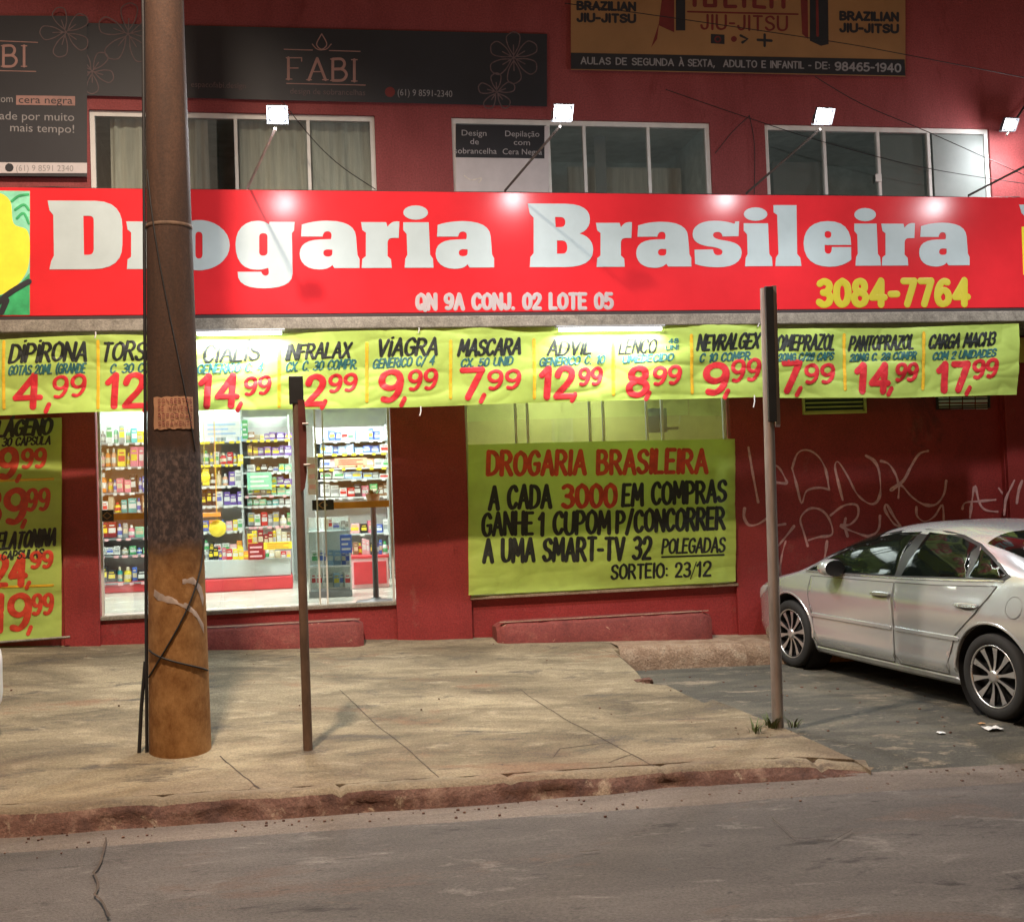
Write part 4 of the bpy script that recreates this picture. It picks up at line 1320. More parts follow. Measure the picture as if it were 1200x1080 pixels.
def cells(r, mp, Y, items, dividers):
    dv = MB()
    for (nm, (x0, y0), (x1, y1), h, w, dt, (dx0, dy0), (dx1, dy1), dh, big, (bx0, by0), (bx1, by1), bh, (cx0, cy0), (cx1, cy1), ch) in items:
        names, det, pr = MB(), MB(), MB()
        brush_text(names, nm, (x0, y0), (x1, y1), h * .96, w * .84, Y, mp, slant=.20, brush=.55, jitter=.03)
        if dt: brush_text(det, dt, (dx0, dy0), (dx1, dy1), dh, 1.9, Y, mp, slant=.22, brush=.5, jitter=.03)
        brush_text(pr, big, (bx0, by0), (bx1, by1), bh, 7.3, Y, mp, slant=.06, gap=2.6, brush=.3, lift=.0014)
        brush_text(pr, ',', (cx0 - 9, by0 - 1), (cx0 - 4, by0 - 1), bh * .85, 5.0, Y, mp, lift=.0016)
        brush_text(pr, '99', (cx0, cy0), (cx1, cy1), ch, 4.3, Y, mp, slant=.08, gap=2.3, brush=.3, lift=.0018)
        names.build('name_lettering', M['ink_black'], r)
        if det.v: det.build('detail_lettering', M['ink_blue'], r)
        pr.build('price_lettering', M['ink_red'], r)
    for pts in dividers: px_line(dv, [(pts[0], pts[1] + (pts[3] - pts[1]) * k / 8) for k in range(9)] if pts[0] == pts[2] else [(pts[0] + (pts[2] - pts[0]) * k / 8, pts[1] + (pts[3] - pts[1]) * k / 8) for k in range(9)], 3.6, Y, False, .001, .001, mp); dv.build('divider', M['ink_yellow'], r); dv = MB()


r, mp = banner('long banner of nine hand painted medicine prices across the door and window', -40, 894, [(-40, 399), (130, 392), (300, 391), (480, 386), (650, 381), (894, 380)], [(-40, 488), (90, 483), (240, 481), (480, 477), (650, 471), (894, 465)], YN, 1.0, 420, 60)
cells(r, mp, YN, [
    ('DiPiRONA', (11, 424), (100, 422), 21, 4.2, 'GOTAS 20ML (GRANDE', (10, 439), (99, 436), 10, '4', (17, 477), (46, 476), 36, (62, 466), (98, 463), 24),
    ('TORSiLAX', (119, 422), (211, 420), 21, 3.8, 'C. 30 COMPR.', (129, 437), (200, 435), 10, '12', (125, 476), (167, 475), 36, (178, 463), (214, 462), 23),
    ('CiALiS', (238, 424), (302, 421), 20, 3.8, 'GENERICO C. 4', (231, 437), (307, 435), 10, '14', (234, 476), (277, 475), 35, (287, 463), (315, 461), 20),
    ('INFRALAX', (335, 421), (409, 418), 17, 3.6, 'CX. C. 30 COMPR.', (335, 435), (418, 431), 10, '2', (360, 473), (378, 473), 32, (386, 459), (416, 457), 19),
    ('ViAGRA', (442, 417), (511, 415), 19, 3.9, 'GENERICO C/ 4', (437, 431), (508, 427), 10, '9', (446, 470), (468, 469), 34, (479, 457), (510, 455), 22),
    ('MASCARA', (537, 416), (609, 414), 18, 3.8, 'CX. 50 UNID', (540, 430), (600, 427), 9, '7', (540, 466), (563, 465), 32, (572, 456), (607, 455), 21),
    ('ADVIL', (642, 416), (692, 414), 17, 3.2, 'GENERICO C. 10', (632, 429), (708, 425), 9, '12', (633, 465), (670, 464), 33, (679, 451), (704, 450), 19),
    ('LENÇO', (726, 414), (768, 412), 16, 2.6, 'UMEDECIDO', (730, 425), (788, 422), 8, '8', (737, 463), (757, 462), 31, (766, 451), (796, 449), 20),
    ('NEVRALGEX', (817, 410), (888, 407), 17, 3.4, 'C 10 COMPR.', (820, 424), (880, 421), 9, '9', (827, 461), (850, 460), 33, (858, 447), (888, 445), 24),
], [(4, 400, 4, 478), (115, 400, 115, 478), (327, 405, 327, 476), (430, 402, 430, 470), (528, 400, 528, 466), (626, 398, 626, 466), (719, 396, 719, 462), (810, 393, 812, 460)])
for px_, y0_, y1_ in ((112, 389, 396), (491, 384, 390), (884, 463, 477), (493, 476, 487), (889, 376, 383)):
    p_, q_ = at(px_, y0_, YN - .012), at(px_ - 1, y1_, YN - .012)
    m = MB(); m.tube([p_, ((p_.x + q_.x) / 2 + .006, YN - .016, (p_.z + q_.z) / 2), q_], .006, 6); m.build('tie_cord', M['board_white'], r)
m = MB(); brush_text(m, '48', (784, 402), (795, 401.5), 5, 1.2, YN, mp); m.build('detail_lettering', M['ink_blue'], r); m = MB(); brush_text(m, 'UNI', (781, 410), (795, 409), 5, 1.2, YN, mp); m.build('detail_lettering', M['ink_blue'], r)
r, mp = banner('shorter banner of three medicine prices hanging in front of the recessed red wall', 897, 1194, [(897, 385), (1050, 384), (1194, 379)], [(897, 466), (1050, 466), (1194, 462)], -1.01, 1.2, 160, 60)
cells(r, mp, -1.01, [
    ('OMEPRAZOL', (910, 410), (977, 409), 17, 3.3, '20MG C/28 CAPS', (911, 423), (976, 421), 8, '7', (916, 458), (934, 457), 32, (943, 449), (976, 448), 21),
    ('PANTOPRAZOL', (996, 410), (1070, 408), 16, 3.1, '20MG C. 28 COMPR', (997, 423), (1073, 420), 8, '14', (1003, 458), (1040, 458), 30, (1050, 446), (1074, 445), 19),
    ('CARGA MACH3', (1089, 408), (1165, 404), 15, 3.1, 'COM 2 UNIDADES', (1094, 421), (1166, 417), 8, '17', (1100, 457), (1134, 456), 30, (1142, 443), (1167, 441), 20),
], [(990, 392, 990, 456), (1083, 390, 1083, 455)])
# side banner
YV = -.07
r, mp = banner('vertical price banner hung on the wall left of the shop door', -70, 72, [(-70, 494), (72, 489)], [(-70, 757), (72, 748)], YV, .9, 60, 110, 'price_banner')
m = MB()
brush_text(m, 'COLÁGENO', (-27, 512), (58, 508), 17, 4.0, YV, mp, slant=.2, brush=.55, jitter=.03); m.build('name_lettering', M['ink_black'], r); m = MB()
brush_text(m, 'MELATONINA', (-14, 644), (64, 638), 18, 3.3, YV, mp, gap=2.4, slant=.2, brush=.55, jitter=.03)
m.build('name_lettering', M['ink_black'], r)
m = MB()
brush_text(m, 'TIPO II 30 CAPSULA', (-30, 524), (58, 520), 9, 1.9, YV, mp, slant=.2); m.build('detail_lettering', M['ink_black'], r); m = MB(); brush_text(m, '90 CAPSULAS', (-15, 657), (50, 652), 9, 1.9, YV, mp, slant=.2)
m.build('detail_lettering', M['ink_black'], r)
for big, bx0, bx1, by, bh, cx0, cx1, cy, ch in (('19', -18, 17, 561, 33, 26, 52, 548, 21), ('39', -22, 28, 614, 38, 32, 56, 598, 24), ('24', -8, 29, 686, 33, 37, 60, 665, 18), ('19', -10, 32, 739, 40, 38, 60, 720, 23)):
    m = MB()
    brush_text(m, big, (bx0, by), (bx1, by - 2), bh, 7.6, YV, mp, gap=2.4, slant=.05, brush=.3, lift=.0014)
    brush_text(m, ',', (cx0 - 6, by - 2), (cx0 - 2, by - 2), bh * .7, 4.6, YV, mp, lift=.0016)
    brush_text(m, '99', (cx0, cy), (cx1, cy - 1), ch, 4.6, YV, mp, gap=2.3, slant=.05, brush=.3, lift=.0018)
    m.build('price_lettering', M['ink_red2'], r)
m = MB()
for y in (562.5, 687):
    px_line(m, [(-40 + k * 10.2, y + 2 - .35 * k) for k in range(11)], 3, YV, False, .001, .001, mp); m.build('divider', M['ink_yellow'], r); m = MB()
if 0: m.build('divider', M['ink_yellow'], r)
a, b = at(-70, 757.5, YV), at(82, 746, YV)
m = MB(); m.tube([(a.x, YV, a.z), (b.x, YV, b.z)], .011); m.build('hem_rod', M['slab'], r)

# raffle banner
YR = -.03
r, mp = banner('big raffle banner with red heading hung over the shop window', 549, 862, [(549, 521), (700, 517), (850, 514), (862, 514)], [(549, 697), (700, 690), (862, 681)], YR, 1.0, 160, 90, 'raffle_banner')
m = MB(); brush_text(m, 'DROGARIA BRASILEIRA', (572, 556), (828, 553), 26, 4.8, YR, mp, gap=2.4, brush=.3, jitter=.02, slant=.04); m.build('heading_lettering', M['ink_red2'], r); m = MB()
brush_text(m, '3000', (660, 594), (721, 593), 25, 5.0, YR, mp, gap=2.2, brush=.3); m.build('heading_lettering', M['ink_red2'], r)
m = MB()
for s, p0, p1, h, wd in (('A CADA', (574, 596), (645, 594), 25, 5.0), ('EM COMPRAS', (730, 592), (850, 587), 24, 4.6), ('GANHE', (566, 627), (624, 625), 25, 4.6), ('1 CUPOM', (632, 626), (714, 624), 25, 4.8),
                        ('P/CONCORRER', (723, 623), (848, 619), 24, 4.6), ('A UMA SMART-TV 32', (567, 658), (762, 654), 25, 4.8), ('SORTEIO: 23', (717, 678), (808, 675), 16, 3.0), ('12', (816, 675), (832, 674), 16, 3.0), ('/', (809, 676), (815, 675), 16, 1.2)):
    m = MB(); brush_text(m, s, p0, p1, h, wd * .86, YR, mp, brush=.4, jitter=.02, gap=2.3, slant=.03); m.build('lettering', M['ink_black'], r)
m = MB(); brush_text(m, 'POLEGADAS', (776, 648), (848, 646), 16, 2.4, YR, mp, brush=.4, slant=.1)
px_line(m, [(776 + 8 * k, 652.5 - .3 * k) for k in range(10)], 2, YR, False, .001, .001, mp)
m.build('lettering', M['ink_black'], r)

# ------------------------------------------------------------------ poles
pb = atg(208, 888, z_side)
pl, pr_ = atg(172, 884, z_side), atg(245, 884, z_side)
RB = .5 * (pl - pr_).length * .985
pc = Vector((pb.x, pb.y + RB * .9, pb.z))
UP = empty('utility_pole', (pc.x, pc.y, pc.z), 'thick concrete utility pole stained orange brown at its foot, standing by the kerb', 'utility pole')


def taper(h): return 1 - .074 * max(0, min(h, 4.9)) - .02 * max(0, h - 4.9)


m = MB()
prof = []
for k in range(40):
    h = -.1 + 9.1 * k / 39
    prof.append((RB * taper(h), h))
m.lathe(prof, 40)
# straight pole leaning slightly as in the photo
m.v = [(x + .006 * max(z, 0), y, z) for x, y, z in m.v]
m.build('shaft', M['pole'], UP, local=True)


def rpole(h): return RB * taper(h)


def on_pole(ang, h, off=.0):
    r = rpole(h) + off
    return (pc.x + r * math.cos(ang) + .006 * max(h, 0), pc.y + r * math.sin(ang), pc.z + h)


m = MB()
for h in (3.53,):
    m.lathe([(rpole(h) + .002, h - .012), (rpole(h) + .004, h - .006), (rpole(h) + .004, h + .006), (rpole(h) + .002, h + .012)], 32)
m.v = [(x + .006 * max(z, 0), y, z) for x, y, z in m.v]
m.build('strap', M['rust'], UP, local=True)
# street lamp arm at the top of the pole, above the frame
m = MB(); m.tube([(0, -RB * .6, 8.2), (0, -.8, 8.7), (0, -1.6, 8.85), (0, -2.2, 8.85)], .035); m.build('lamp_arm', M['steel'], UP, local=True)
m = MB(); m.box((-.13, -2.75, 8.78), (.13, -2.1, 8.92), .04); lh = m.build('lamp_head', M['lamp_body'], UP, local=True)
m = MB(); m.box((-.10, -2.7, 8.765), (.10, -2.2, 8.778)); m.build('lamp_lens', M['tube'], lh, local=True)
ld = bpy.data.lights.new('street_lamp_light', 'SPOT')
ld.energy = P_STREET; ld.color = (1, .80, .62); ld.spot_size = rad(150); ld.spot_blend = .6; ld.shadow_soft_size = .15
lo = bpy.data.objects.new('street_lamp_light', ld); COL.objects.link(lo)
lo.location = (pc.x, pc.y - 2.45, pc.z + 8.74); lo.rotation_euler = (rad(-4), rad(14), 0)

# thin cable running down the pole, and the wire wound round its foot
A0 = -math.pi / 2
for lab, pts, r in (('black cable running straight down the left side of the utility pole', [(A0 - 1.45, h, .012) for h in frange(.02, 8.6, .4)], .012),
                    ('thin wire wound diagonally round the foot of the utility pole', [(A0 - 1.2 + 2.7 * t, .52 + .9 * t ** 1.4, .006) for t in frange(0, 1, .08)], .006),
                    ('short wire loop crossing the foot of the utility pole', [(A0 - 1.1 + 2.4 * t, .70 - .16 * t, .006) for t in frange(0, 1, .1)], .006),
                    ('thin loose wire slanting down the front of the utility pole', [(A0 - 1.0 + 2.0 * t, 3.9 - 1.9 * t, .005) for t in frange(0, 1, .06)], .005)):
    m = MB(); m.tube([on_pole(a, h, o) for a, h, o in pts], r, 6)
    tag(m.build('cable', M['cable']), lab, 'cable', 'cables on the utility pole')
a, b = on_pole(A0 - 1.5, .62, .02), atg(163, 882, z_side)
m = MB(); m.tube([a, ((a[0] + b.x) / 2 - .005, (a[1] + b.y) / 2, (a[2] + b.z) / 2), b], .013, 6)
tag(m.build('conduit', M['cable']), 'dark conduit splaying out from the left foot of the utility pole', 'conduit')
# paper notice wrapped on the pole
NH0, NH1 = at(205, 502, pc.y - RB).z - pc.z, at(205, 464, pc.y - RB).z - pc.z
N0, N1 = A0 - .62, A0 + .95
PN = empty('paper_notice', on_pole(A0 + .1, NH0), 'torn orange brown paper notice pasted on the utility pole', 'notice')
m = MB()
n = 16
vs = []
for j in range(7):
    for i in range(n + 1):
        a = N0 + (N1 - N0) * i / n + (.05 * nz(j, 0, 1.3) - .06 if i == 0 else 0)
        vs.append(on_pole(a, NH0 + (NH1 - NH0) * j / 6 + .012 * nz(i, j, .6), .004 + .003 * abs(nz(i, j, .9))))
m.add(vs, [(j * (n + 1) + i, j * (n + 1) + i + 1, (j + 1) * (n + 1) + i + 1, (j + 1) * (n + 1) + i) for j in range(6) for i in range(n)], True)
m.build('sheet', M['paper'], PN)
m = MB()


def pole_map(u, v, h): return on_pole(u, v, .008 + h)


def pole_text(s, a0, a1, h, hh, wd):
    tot = sum(glyph_strokes(c)[0] + 2 for c in s)
    x = 0
    for c in s:
        g, st = glyph_strokes(c)
        for P in st:
            ribbon(m, [(a0 + (a1 - a0) * (x + gx) / tot, h + hh * gy / 10) for gx, gy in P], wd, lambda u, v, q: on_pole(u, v, .008 + q), .001, .0006)
        x += g + 2.4


for k, s in enumerate(('CONSERTOS', 'DE IMOVEIS E', 'REFORMAS', 'ORCAMENTO')):
    hh = (NH1 - NH0) * .13
    pole_text(s, N0 + .16, N1 - .12, NH1 - (NH1 - NH0) * (.2 + .235 * k), hh, .0032)
m.build('lettering', M['dark_red_print'], PN)
# torn paper remnant lower on the pole
for lab, P in (('torn white paper strip clinging to the utility pole at knee height', [(A0 - .75, 1.10), (A0 - .5, 1.075), (A0 - .1, 1.05), (A0 + .45, 1.0), (A0 + .8, .94), (A0 + 1.15, .85), (A0 + 1.15, .79), (A0 + .8, .90), (A0 + .4, .965), (A0 + .1, 1.0), (A0 - .2, 1.01), (A0 - .6, 1.03), (A0 - .8, 1.06)]),
               ('small curled paper scrap on the right side of the utility pole', [(A0 + .3, 1.16), (A0 + .7, 1.17), (A0 + 1.1, 1.10), (A0 + 1.25, 1.02), (A0 + 1.15, .97), (A0 + .95, 1.06), (A0 + .75, 1.12), (A0 + .3, 1.13)])):
    m = MB(); fill_poly(m, [P], lambda u, v, q: on_pole(u, v, .0015 + q), .001, .001, .07)
    tag(m.build('paper_scrap', M['scrap']), lab, 'paper scrap', 'paper remnants on the utility pole')

# thin rusty post with an edge-on plate
def line_post(base_px, top_px, r, yoff=0.0):
    b = atg(*base_px, z_side)
    t = at(top_px[0], top_px[1], b.y)
    return b, t


b, t = line_post((361, 879), (346.5, 441), .02)
PO = empty('sign_post', (b.x, b.y, b.z), 'thin rusty post with an edge-on plate and dark cap, right of the utility pole', 'sign post')
mpx = (at(361, 700, b.y) - at(362, 700, b.y)).length
m = MB(); m.tube([(b.x, b.y, b.z - .05), t], [5.6 * mpx, 4.8 * mpx], 12); m.build('post', M['rust'], PO)
d = t - b


def along(py_frac): return b + d * py_frac


m = MB()
p0, p1 = along(.925), along(1.0)
m.box((p0.x - 8.5 * mpx, p0.y - .03, p0.z), (p1.x + 8.5 * mpx, p0.y + .03, p1.z), .006); m.build('cap', M['black'], PO)
m = MB()
p0, p1 = along(.70), along(.925)
vs = []
for fr, wd in ((.69, 2), (.70, 5), (.74, 8), (.85, 9), (.935, 8)):
    p = along(fr)
    vs.append(((p.x + 1.5 * mpx, p.z), (p.x + (1.5 + wd) * mpx, p.z)))
L = [v[0] for v in vs] + [v[1] for v in vs[::-1]]
fill_poly(m, [L], flat_map(p0.y - .04), 0, 0); fill_poly(m, [L], flat_map(p0.y + .30), 0, 0)
n = len(L)
m.add([(x, p0.y - .04, z) for x, z in L] + [(x, p0.y + .30, z) for x, z in L], [(i, (i + 1) % n, n + (i + 1) % n, n + i) for i in range(n)])
m.build('plate', M['plate'], PO)
m = MB()
for fr in (.76, .87):
    p = along(fr); m.tube([(p.x + 6 * mpx, p.y - .05, p.z), (p.x + 13 * mpx, p.y - .05, p.z)], .008, 8)
m.build('bolt', M['steel'], PO)

# steel street sign post with a narrow plate seen edge on
b, t = line_post((911.5, 851), (896.5, 338), .03)
PO = empty('sign_post', (b.x, b.y, b.z), 'grey steel post carrying an edge-on street plate, at the parking bay corner', 'sign post')
mpx = (at(900, 600, b.y) - at(901, 600, b.y)).length
m = MB(); m.tube([(b.x, b.y, b.z - .05), t], [6.4 * mpx, 5.6 * mpx], 16); m.build('post', M['steel'], PO)
d = t - b
p0, p1 = along(.685), along(1.004)
m = MB()
L = [(p0.x + 5.2 * mpx, p0.z), (p0.x + 10.6 * mpx, p0.z), (p1.x + 10.6 * mpx, p1.z), (p1.x + 5.2 * mpx, p1.z)]
sh = .305 * (b.x - CAM.x) / (b.y - CAM.y)      # the plate is turned edge-on to the street
L2 = [(x + sh, z) for x, z in L]
fill_poly(m, [L], flat_map(p0.y - .045), 0, 0); fill_poly(m, [L2], flat_map(p0.y + .26), 0, 0)
m.add([(x, p0.y - .045, z) for x, z in L] + [(x, p0.y + .26, z) for x, z in L2], [(i, (i + 1) % 4, 4 + (i + 1) % 4, 4 + i) for i in range(4)])
m.build('plate', M['steel'], PO)
m = MB(); m.box((-4.4 * mpx, p0.y - .075, p0.z + .02), (4.9 * mpx, p0.y - .046, p1.z - .01), .004)
m.v = [(x + p0.x + (p1.x - p0.x) * (z - p0.z) / (p1.z - p0.z), y, z) for x, y, z in m.v]
m.build('channel', M['black'], PO)

# ------------------------------------------------------------------ floodlights and their arms on top of the sign
YFL = -2.15
FL = [((325, 134), (290, 224), 'first floodlight from the left, above the D of the red sign'), ((660, 132), (592, 227), 'floodlight above the B of the red sign, before the window poster'),
      ((966, 136), (875, 229), 'floodlight above the right half of the sign, before the third upper window'), ((1184, 146), (1212, 104), 'wall mounted floodlight at the right edge, glowing beside the third upper window'),
      ((1262, 152), (1135, 229), 'dark floodlight arm rising from the sign top out of view at the right edge')]
for k, (hp, ap, lab) in enumerate(FL):
    yf = YFL if k != 3 else -.27
    h = at(*hp, yf)
    a = at(*ap, YS + .05 if k != 3 else -.002)
    if k != 3: a.z = zs1
    R_ = empty('floodlight', (a.x, a.y, a.z), lab, 'floodlight', 'floodlights above the fascia sign')
    m = MB(); m.tube([(a.x, a.y, a.z - .002), (a.x, a.y - (.03 if k == 3 else 0), a.z + (.03 if k != 3 else 0)), (h.x - .02, h.y + .05, h.z - .10)], .011, 8); m.build('arm', M['dark_iron'] if k else M['steel'], R_)
    m = MB()
    # tilted shallow housing, lens towards the street and down
    nrm = Vector((0, -.80, -.60)).normalized(); up = Vector((0, -.60, .80)); sx = Vector((1, 0, 0))
    hw, hh = .078, .066
    c = h

    def Pt(u, v, d): return c + sx * u + up * v + nrm * d
    rings = []
    for (s_, d_) in ((.55, -.075), (.9, -.055), (1, -.02), (1.06, 0.0), (1.06, .008), (.93, .008)):
        rings.append([Pt(hw * s_ * q[0], hh * s_ * q[1], d_) for q in ((-1, -1), (1, -1), (1, 1), (-1, 1))])
    vs = [p for R in rings for p in R]
    m.add(vs, [(4 * i + j, 4 * i + (j + 1) % 4, 4 * i + 4 + (j + 1) % 4, 4 * i + 4 + j) for i in range(len(rings) - 1) for j in range(4)] + [(0, 1, 2, 3)])
    m.build('housing', M['flood_body'], R_)
    m = MB()
    q = [(hw * .84 * math.copysign(min(1, abs(math.cos(t)) ** .8), math.cos(t)), hh * .86 * math.copysign(min(1, abs(math.sin(t)) ** .8), math.sin(t))) for t in [2 * math.pi * i / 24 for i in range(24)]]
    m.add([Pt(u, v, .011) for u, v in q], [list(range(24))])
    m.build('lens', M['flood'], R_)
    m = MB(); m.tube([Pt(-hw * 1.1, 0, -.03), Pt(-hw * 1.1, -hh * 1.3, -.03), Pt(hw * 1.1, -hh * 1.3, -.03), Pt(hw * 1.1, 0, -.03)], .006, 6); m.build('bracket', M['flood_body'], R_)
    for kind, pw in (('SPOT', P_FLOOD * (.5 if k == 3 else 1)), ('POINT', P_SPILL * (.45 if k == 3 else 1))):
        ld = bpy.data.lights.new('floodlight_light', kind)
        ld.energy = pw; ld.color = (.95, .97, 1.0); ld.shadow_soft_size = .07
        o = bpy.data.objects.new('floodlight_light', ld); COL.objects.link(o); o.parent = R_
        o.location = Pt(0, -hh * .2, .09 if kind == 'SPOT' else .10) - Vector((a.x, a.y, a.z))
        if kind == 'SPOT':
            ld.spot_size = rad(158); ld.spot_blend = 1.0
            o.rotation_euler = (rad(-9), 0, 0)

# fluorescent tubes under the canopy
for (xa, xb, y, lab) in ((231, 330, 389, 'lit fluorescent tube under the canopy over the shop door'), (655, 775, 384, 'lit fluorescent tube under the canopy over the shop window')):
    Y = -1.06
    a, b = at(xa, y, Y), at(xb, y, Y)
    z = ZC0 - .038
    R_ = empty('fluorescent_tube', ((a.x + b.x) / 2, Y, ZC0), lab, 'fluorescent lamp', 'fluorescent tubes under the canopy')
    m = MB(); m.box((a.x - .03, Y - .03, ZC0 - .022), (b.x + .03, Y + .034, ZC0 - .003), .004); m.build('fitting', M['lamp_body'], R_)
    m = MB(); m.tube([(a.x, Y, z), (b.x, Y, z)], .016, 12); m.build('tube', M['tube'], R_)
    ld = bpy.data.lights.new('fluorescent_light', 'AREA')
    ld.shape = 'RECTANGLE'; ld.size = b.x - a.x; ld.size_y = .05; ld.energy = P_TUBE; ld.color = (.98, 1, .95)
    o = bpy.data.objects.new('fluorescent_light', ld); COL.objects.link(o); o.parent = R_
    o.location = (0, .0, -.075)

# wires strung across the facade
WIRES = [('thin dark wire slanting down over the right upper window', [(955, 90, -.6), (1010, 122, -.5), (1088, 155, -.4), (1200, 205, -.3)]), ('long sagging wire over the tan board and right wall', [(662, 4, -.4), (780, 20, -.4), (970, 48, -.4), (1060, 64, -.4), (1205, 92, -.4)]),
         ('wire crossing the middle of the red wall between the windows', [(780, 105, -.2), (870, 136, -.2), (960, 165, -.2), (1080, 196, -.2), (1205, 216, -.2)]),
         ('short wire hanging beside the third upper window', [(878, 135, -.05), (884, 170, -.05), (884, 228, -.05)]), ('short wire slanting to the second upper window', [(878, 136, -.06), (858, 155, -.06), (838, 180, -.06)]),
         ('thin wire drooping across the curtained window', [(330, 118, -.3), (368, 165, -.4), (400, 195, -.5), (440, 222, -.9)])]
for lab, P in WIRES:
    m = MB(); m.tube([at(x, y, Y) for x, y, Y in catmull(P, 5)], .0045, 5)
    tag(m.build('wire', M['cable']), lab, 'wire', 'wires across the shop front')

# weeds and litter
for k, (px, py, lab, n) in enumerate(((904, 852, 'green weed tuft at the foot of the steel sign post', 26), (884, 858, 'small dry weed left of the steel sign post', 14), (930, 852, 'small weed right of the steel sign post', 12))):
    q = atg(px, py, z_side)
    m = MB()
    rr = random.Random(k)
    for i in range(n):
        a = rr.uniform(0, 6.28); l = rr.uniform(.05, .13); o = rr.uniform(0, .05)
        bx, by = q.x + o * math.cos(a), q.y + o * math.sin(a)
        wv = Vector((-math.sin(a), math.cos(a), 0)) * rr.uniform(.004, .008)
        pts = [Vector((bx + l * .6 * t * t * math.cos(a), by + l * .6 * t * t * math.sin(a), q.z + l * (t - .25 * t * t))) for t in (0, .4, .75, 1)]
        vs = []
        for p, s_ in zip(pts, (1, 1.2, .8, .1)): vs += [p - wv * s_, p + wv * s_]
        m.add(vs, [(0, 1, 3, 2), (2, 3, 5, 4), (4, 5, 7, 6)])
    tag(m.build('weed', M['leaf']), lab, 'weed', 'weeds at the sign post')
for k, (px, py, s_, lab) in enumerate(((1163, 857, .05, 'crumpled white paper scrap on the parking bay asphalt'), (1103, 862, .022, 'tiny pale litter scrap left of the white paper'), (1150, 851, .02, 'small brown litter scrap near the rear wheel'))):
    q = atg(px, py, z_road); m = MB()
    vs = [(q.x + s_ * (i - 2) / 2 * 1.2, q.y + s_ * (j - 1), q.z + .024 + .45 * s_ * abs(nz(i * 1.7 + k, j * 2.3, 1))) for j in range(3) for i in range(5)]
    m.add(vs, [(j * 5 + i, j * 5 + i + 1, j * 5 + i + 6, j * 5 + i + 5) for j in range(2) for i in range(4)])
    tag(m.build('litter', M['paper_w'] if k < 2 else M['wood']), lab, 'litter', 'litter on the parking bay')
q = atg(757, 799, z_side); m = MB()
for i in range(9):
    rr = random.Random(i + 5)
    c = (q.x + rr.uniform(-.1, .1), q.y + rr.uniform(-.04, .09), q.z - .05 + rr.uniform(0, .05)); s_ = rr.uniform(.02, .045)
    m.add([(c[0] + s_ * rr.uniform(.6, 1) * dx, c[1] + s_ * rr.uniform(.6, 1) * dy, c[2] + s_ * rr.uniform(.5, .9) * dz) for dx in (-1, 1) for dy in (-1, 1) for dz in (-1, 1)], [(0, 1, 3, 2), (4, 6, 7, 5), (0, 4, 5, 1), (2, 3, 7, 6), (0, 2, 6, 4), (1, 5, 7, 3)])
tag(m.build('rubble', M['kerb']), 'broken reddish rubble at the chipped sidewalk corner', 'rubble', kind='stuff')

# loose grit along the gutter and on the pavement
m = MB(); rr = random.Random(12)
for i in range(230):
    if i < 130:
        x, y = rr.uniform(-3, 5), -4.46 - abs(rr.gauss(0, .16)); z = z_road(x, y) + .008; s_ = rr.uniform(.003, .009)
    elif i < 160:
        x, y = rr.uniform(-2.6, 3.2), rr.uniform(-4.1, -.3); z = z_side(x, y) + .008; s_ = rr.uniform(.003, .008)
    else:
        x, y = rr.uniform(2.6, 6), rr.uniform(-4.4, -1.0); z = z_road(x, y) + .018; s_ = rr.uniform(.004, .011)
        if x < 3.6 and y < -2: z += .05; s_ *= .6
    m.add([(x + s_ * rr.uniform(.6, 1.2) * dx, y + s_ * rr.uniform(.6, 1.2) * dy, z + s_ * rr.uniform(.4, .8) * dz) for dx in (-1, 1) for dy in (-1, 1) for dz in (-1, 1)], [(0, 1, 3, 2), (4, 6, 7, 5), (0, 4, 5, 1), (2, 3, 7, 6), (0, 2, 6, 4), (1, 5, 7, 3)])
tag(m.build('grit', M['kerb']), 'loose grit and pebbles scattered along the gutter and pavement', 'grit', kind='stuff')
# power lead of the floodlights along the sign top, and a rain pipe on the left pillar edge
P = []
for k in range(33):
    X = -2.4 + 9.6 * k / 32
    P.append((X, YS + .07, zs1 + .012 + .02 * abs(nz(X, 4, 1.7))))
m = MB(); m.tube(P, .007, 6)
tag(m.build('cable', M['cable']), 'black power lead lying along the top edge of the red sign', 'cable')

# ------------------------------------------------------------------ shop interior: racks, products, counters
for x, y in ((-1.6, 1.6), (.2, 1.6), (-1.6, 4.0), (.6, 3.6), (3.0, .85)):  # the last one is added behind the window to backlight the raffle banner
    ld = bpy.data.lights.new('ceiling_light', 'AREA')
    ld.shape = 'RECTANGLE'; ld.size = 1.3; ld.size_y = .5; ld.energy = P_INSIDE if x < 2 else P_INSIDE * .28; ld.color = (.97, 1.0, .98)
    R_ = empty('ceiling_light', (x, y, ZC0), 'flat white ceiling light inside the shop', 'ceiling light', 'ceiling lights inside the shop')
    m = MB(); m.box((x - .6, y - .2, ZC0 - .03), (x + .6, y + .2, ZC0 - .001)); m.build('diffuser', M['panel_light'], R_)
    o = bpy.data.objects.new('ceiling_light_light', ld); COL.objects.link(o); o.parent = R_; o.location = (0, 0, -.06)

CLR = {'white': (.72, .74, .72), 'cream': (.68, .60, .42), 'grey': (.33, .36, .36), 'black': (.02, .02, .025), 'green': (.10, .42, .16), 'mint': (.25, .62, .42), 'teal': (.06, .42, .40),
       'yellow': (.82, .66, .05), 'orange': (.78, .27, .05), 'peach': (.82, .45, .28), 'pink': (.78, .22, .32), 'pale pink': (.80, .46, .48), 'red': (.60, .03, .035), 'dark red': (.28, .015, .02),
       'blue': (.08, .16, .55), 'pale blue': (.36, .52, .74), 'purple': (.16, .09, .36), 'brown': (.28, .16, .09)}
PMAT = {k: pm('product_' + k.replace(' ', '_'), v, .4, var=.1, scale=10) for k, v in CLR.items()}
UNIT = {}


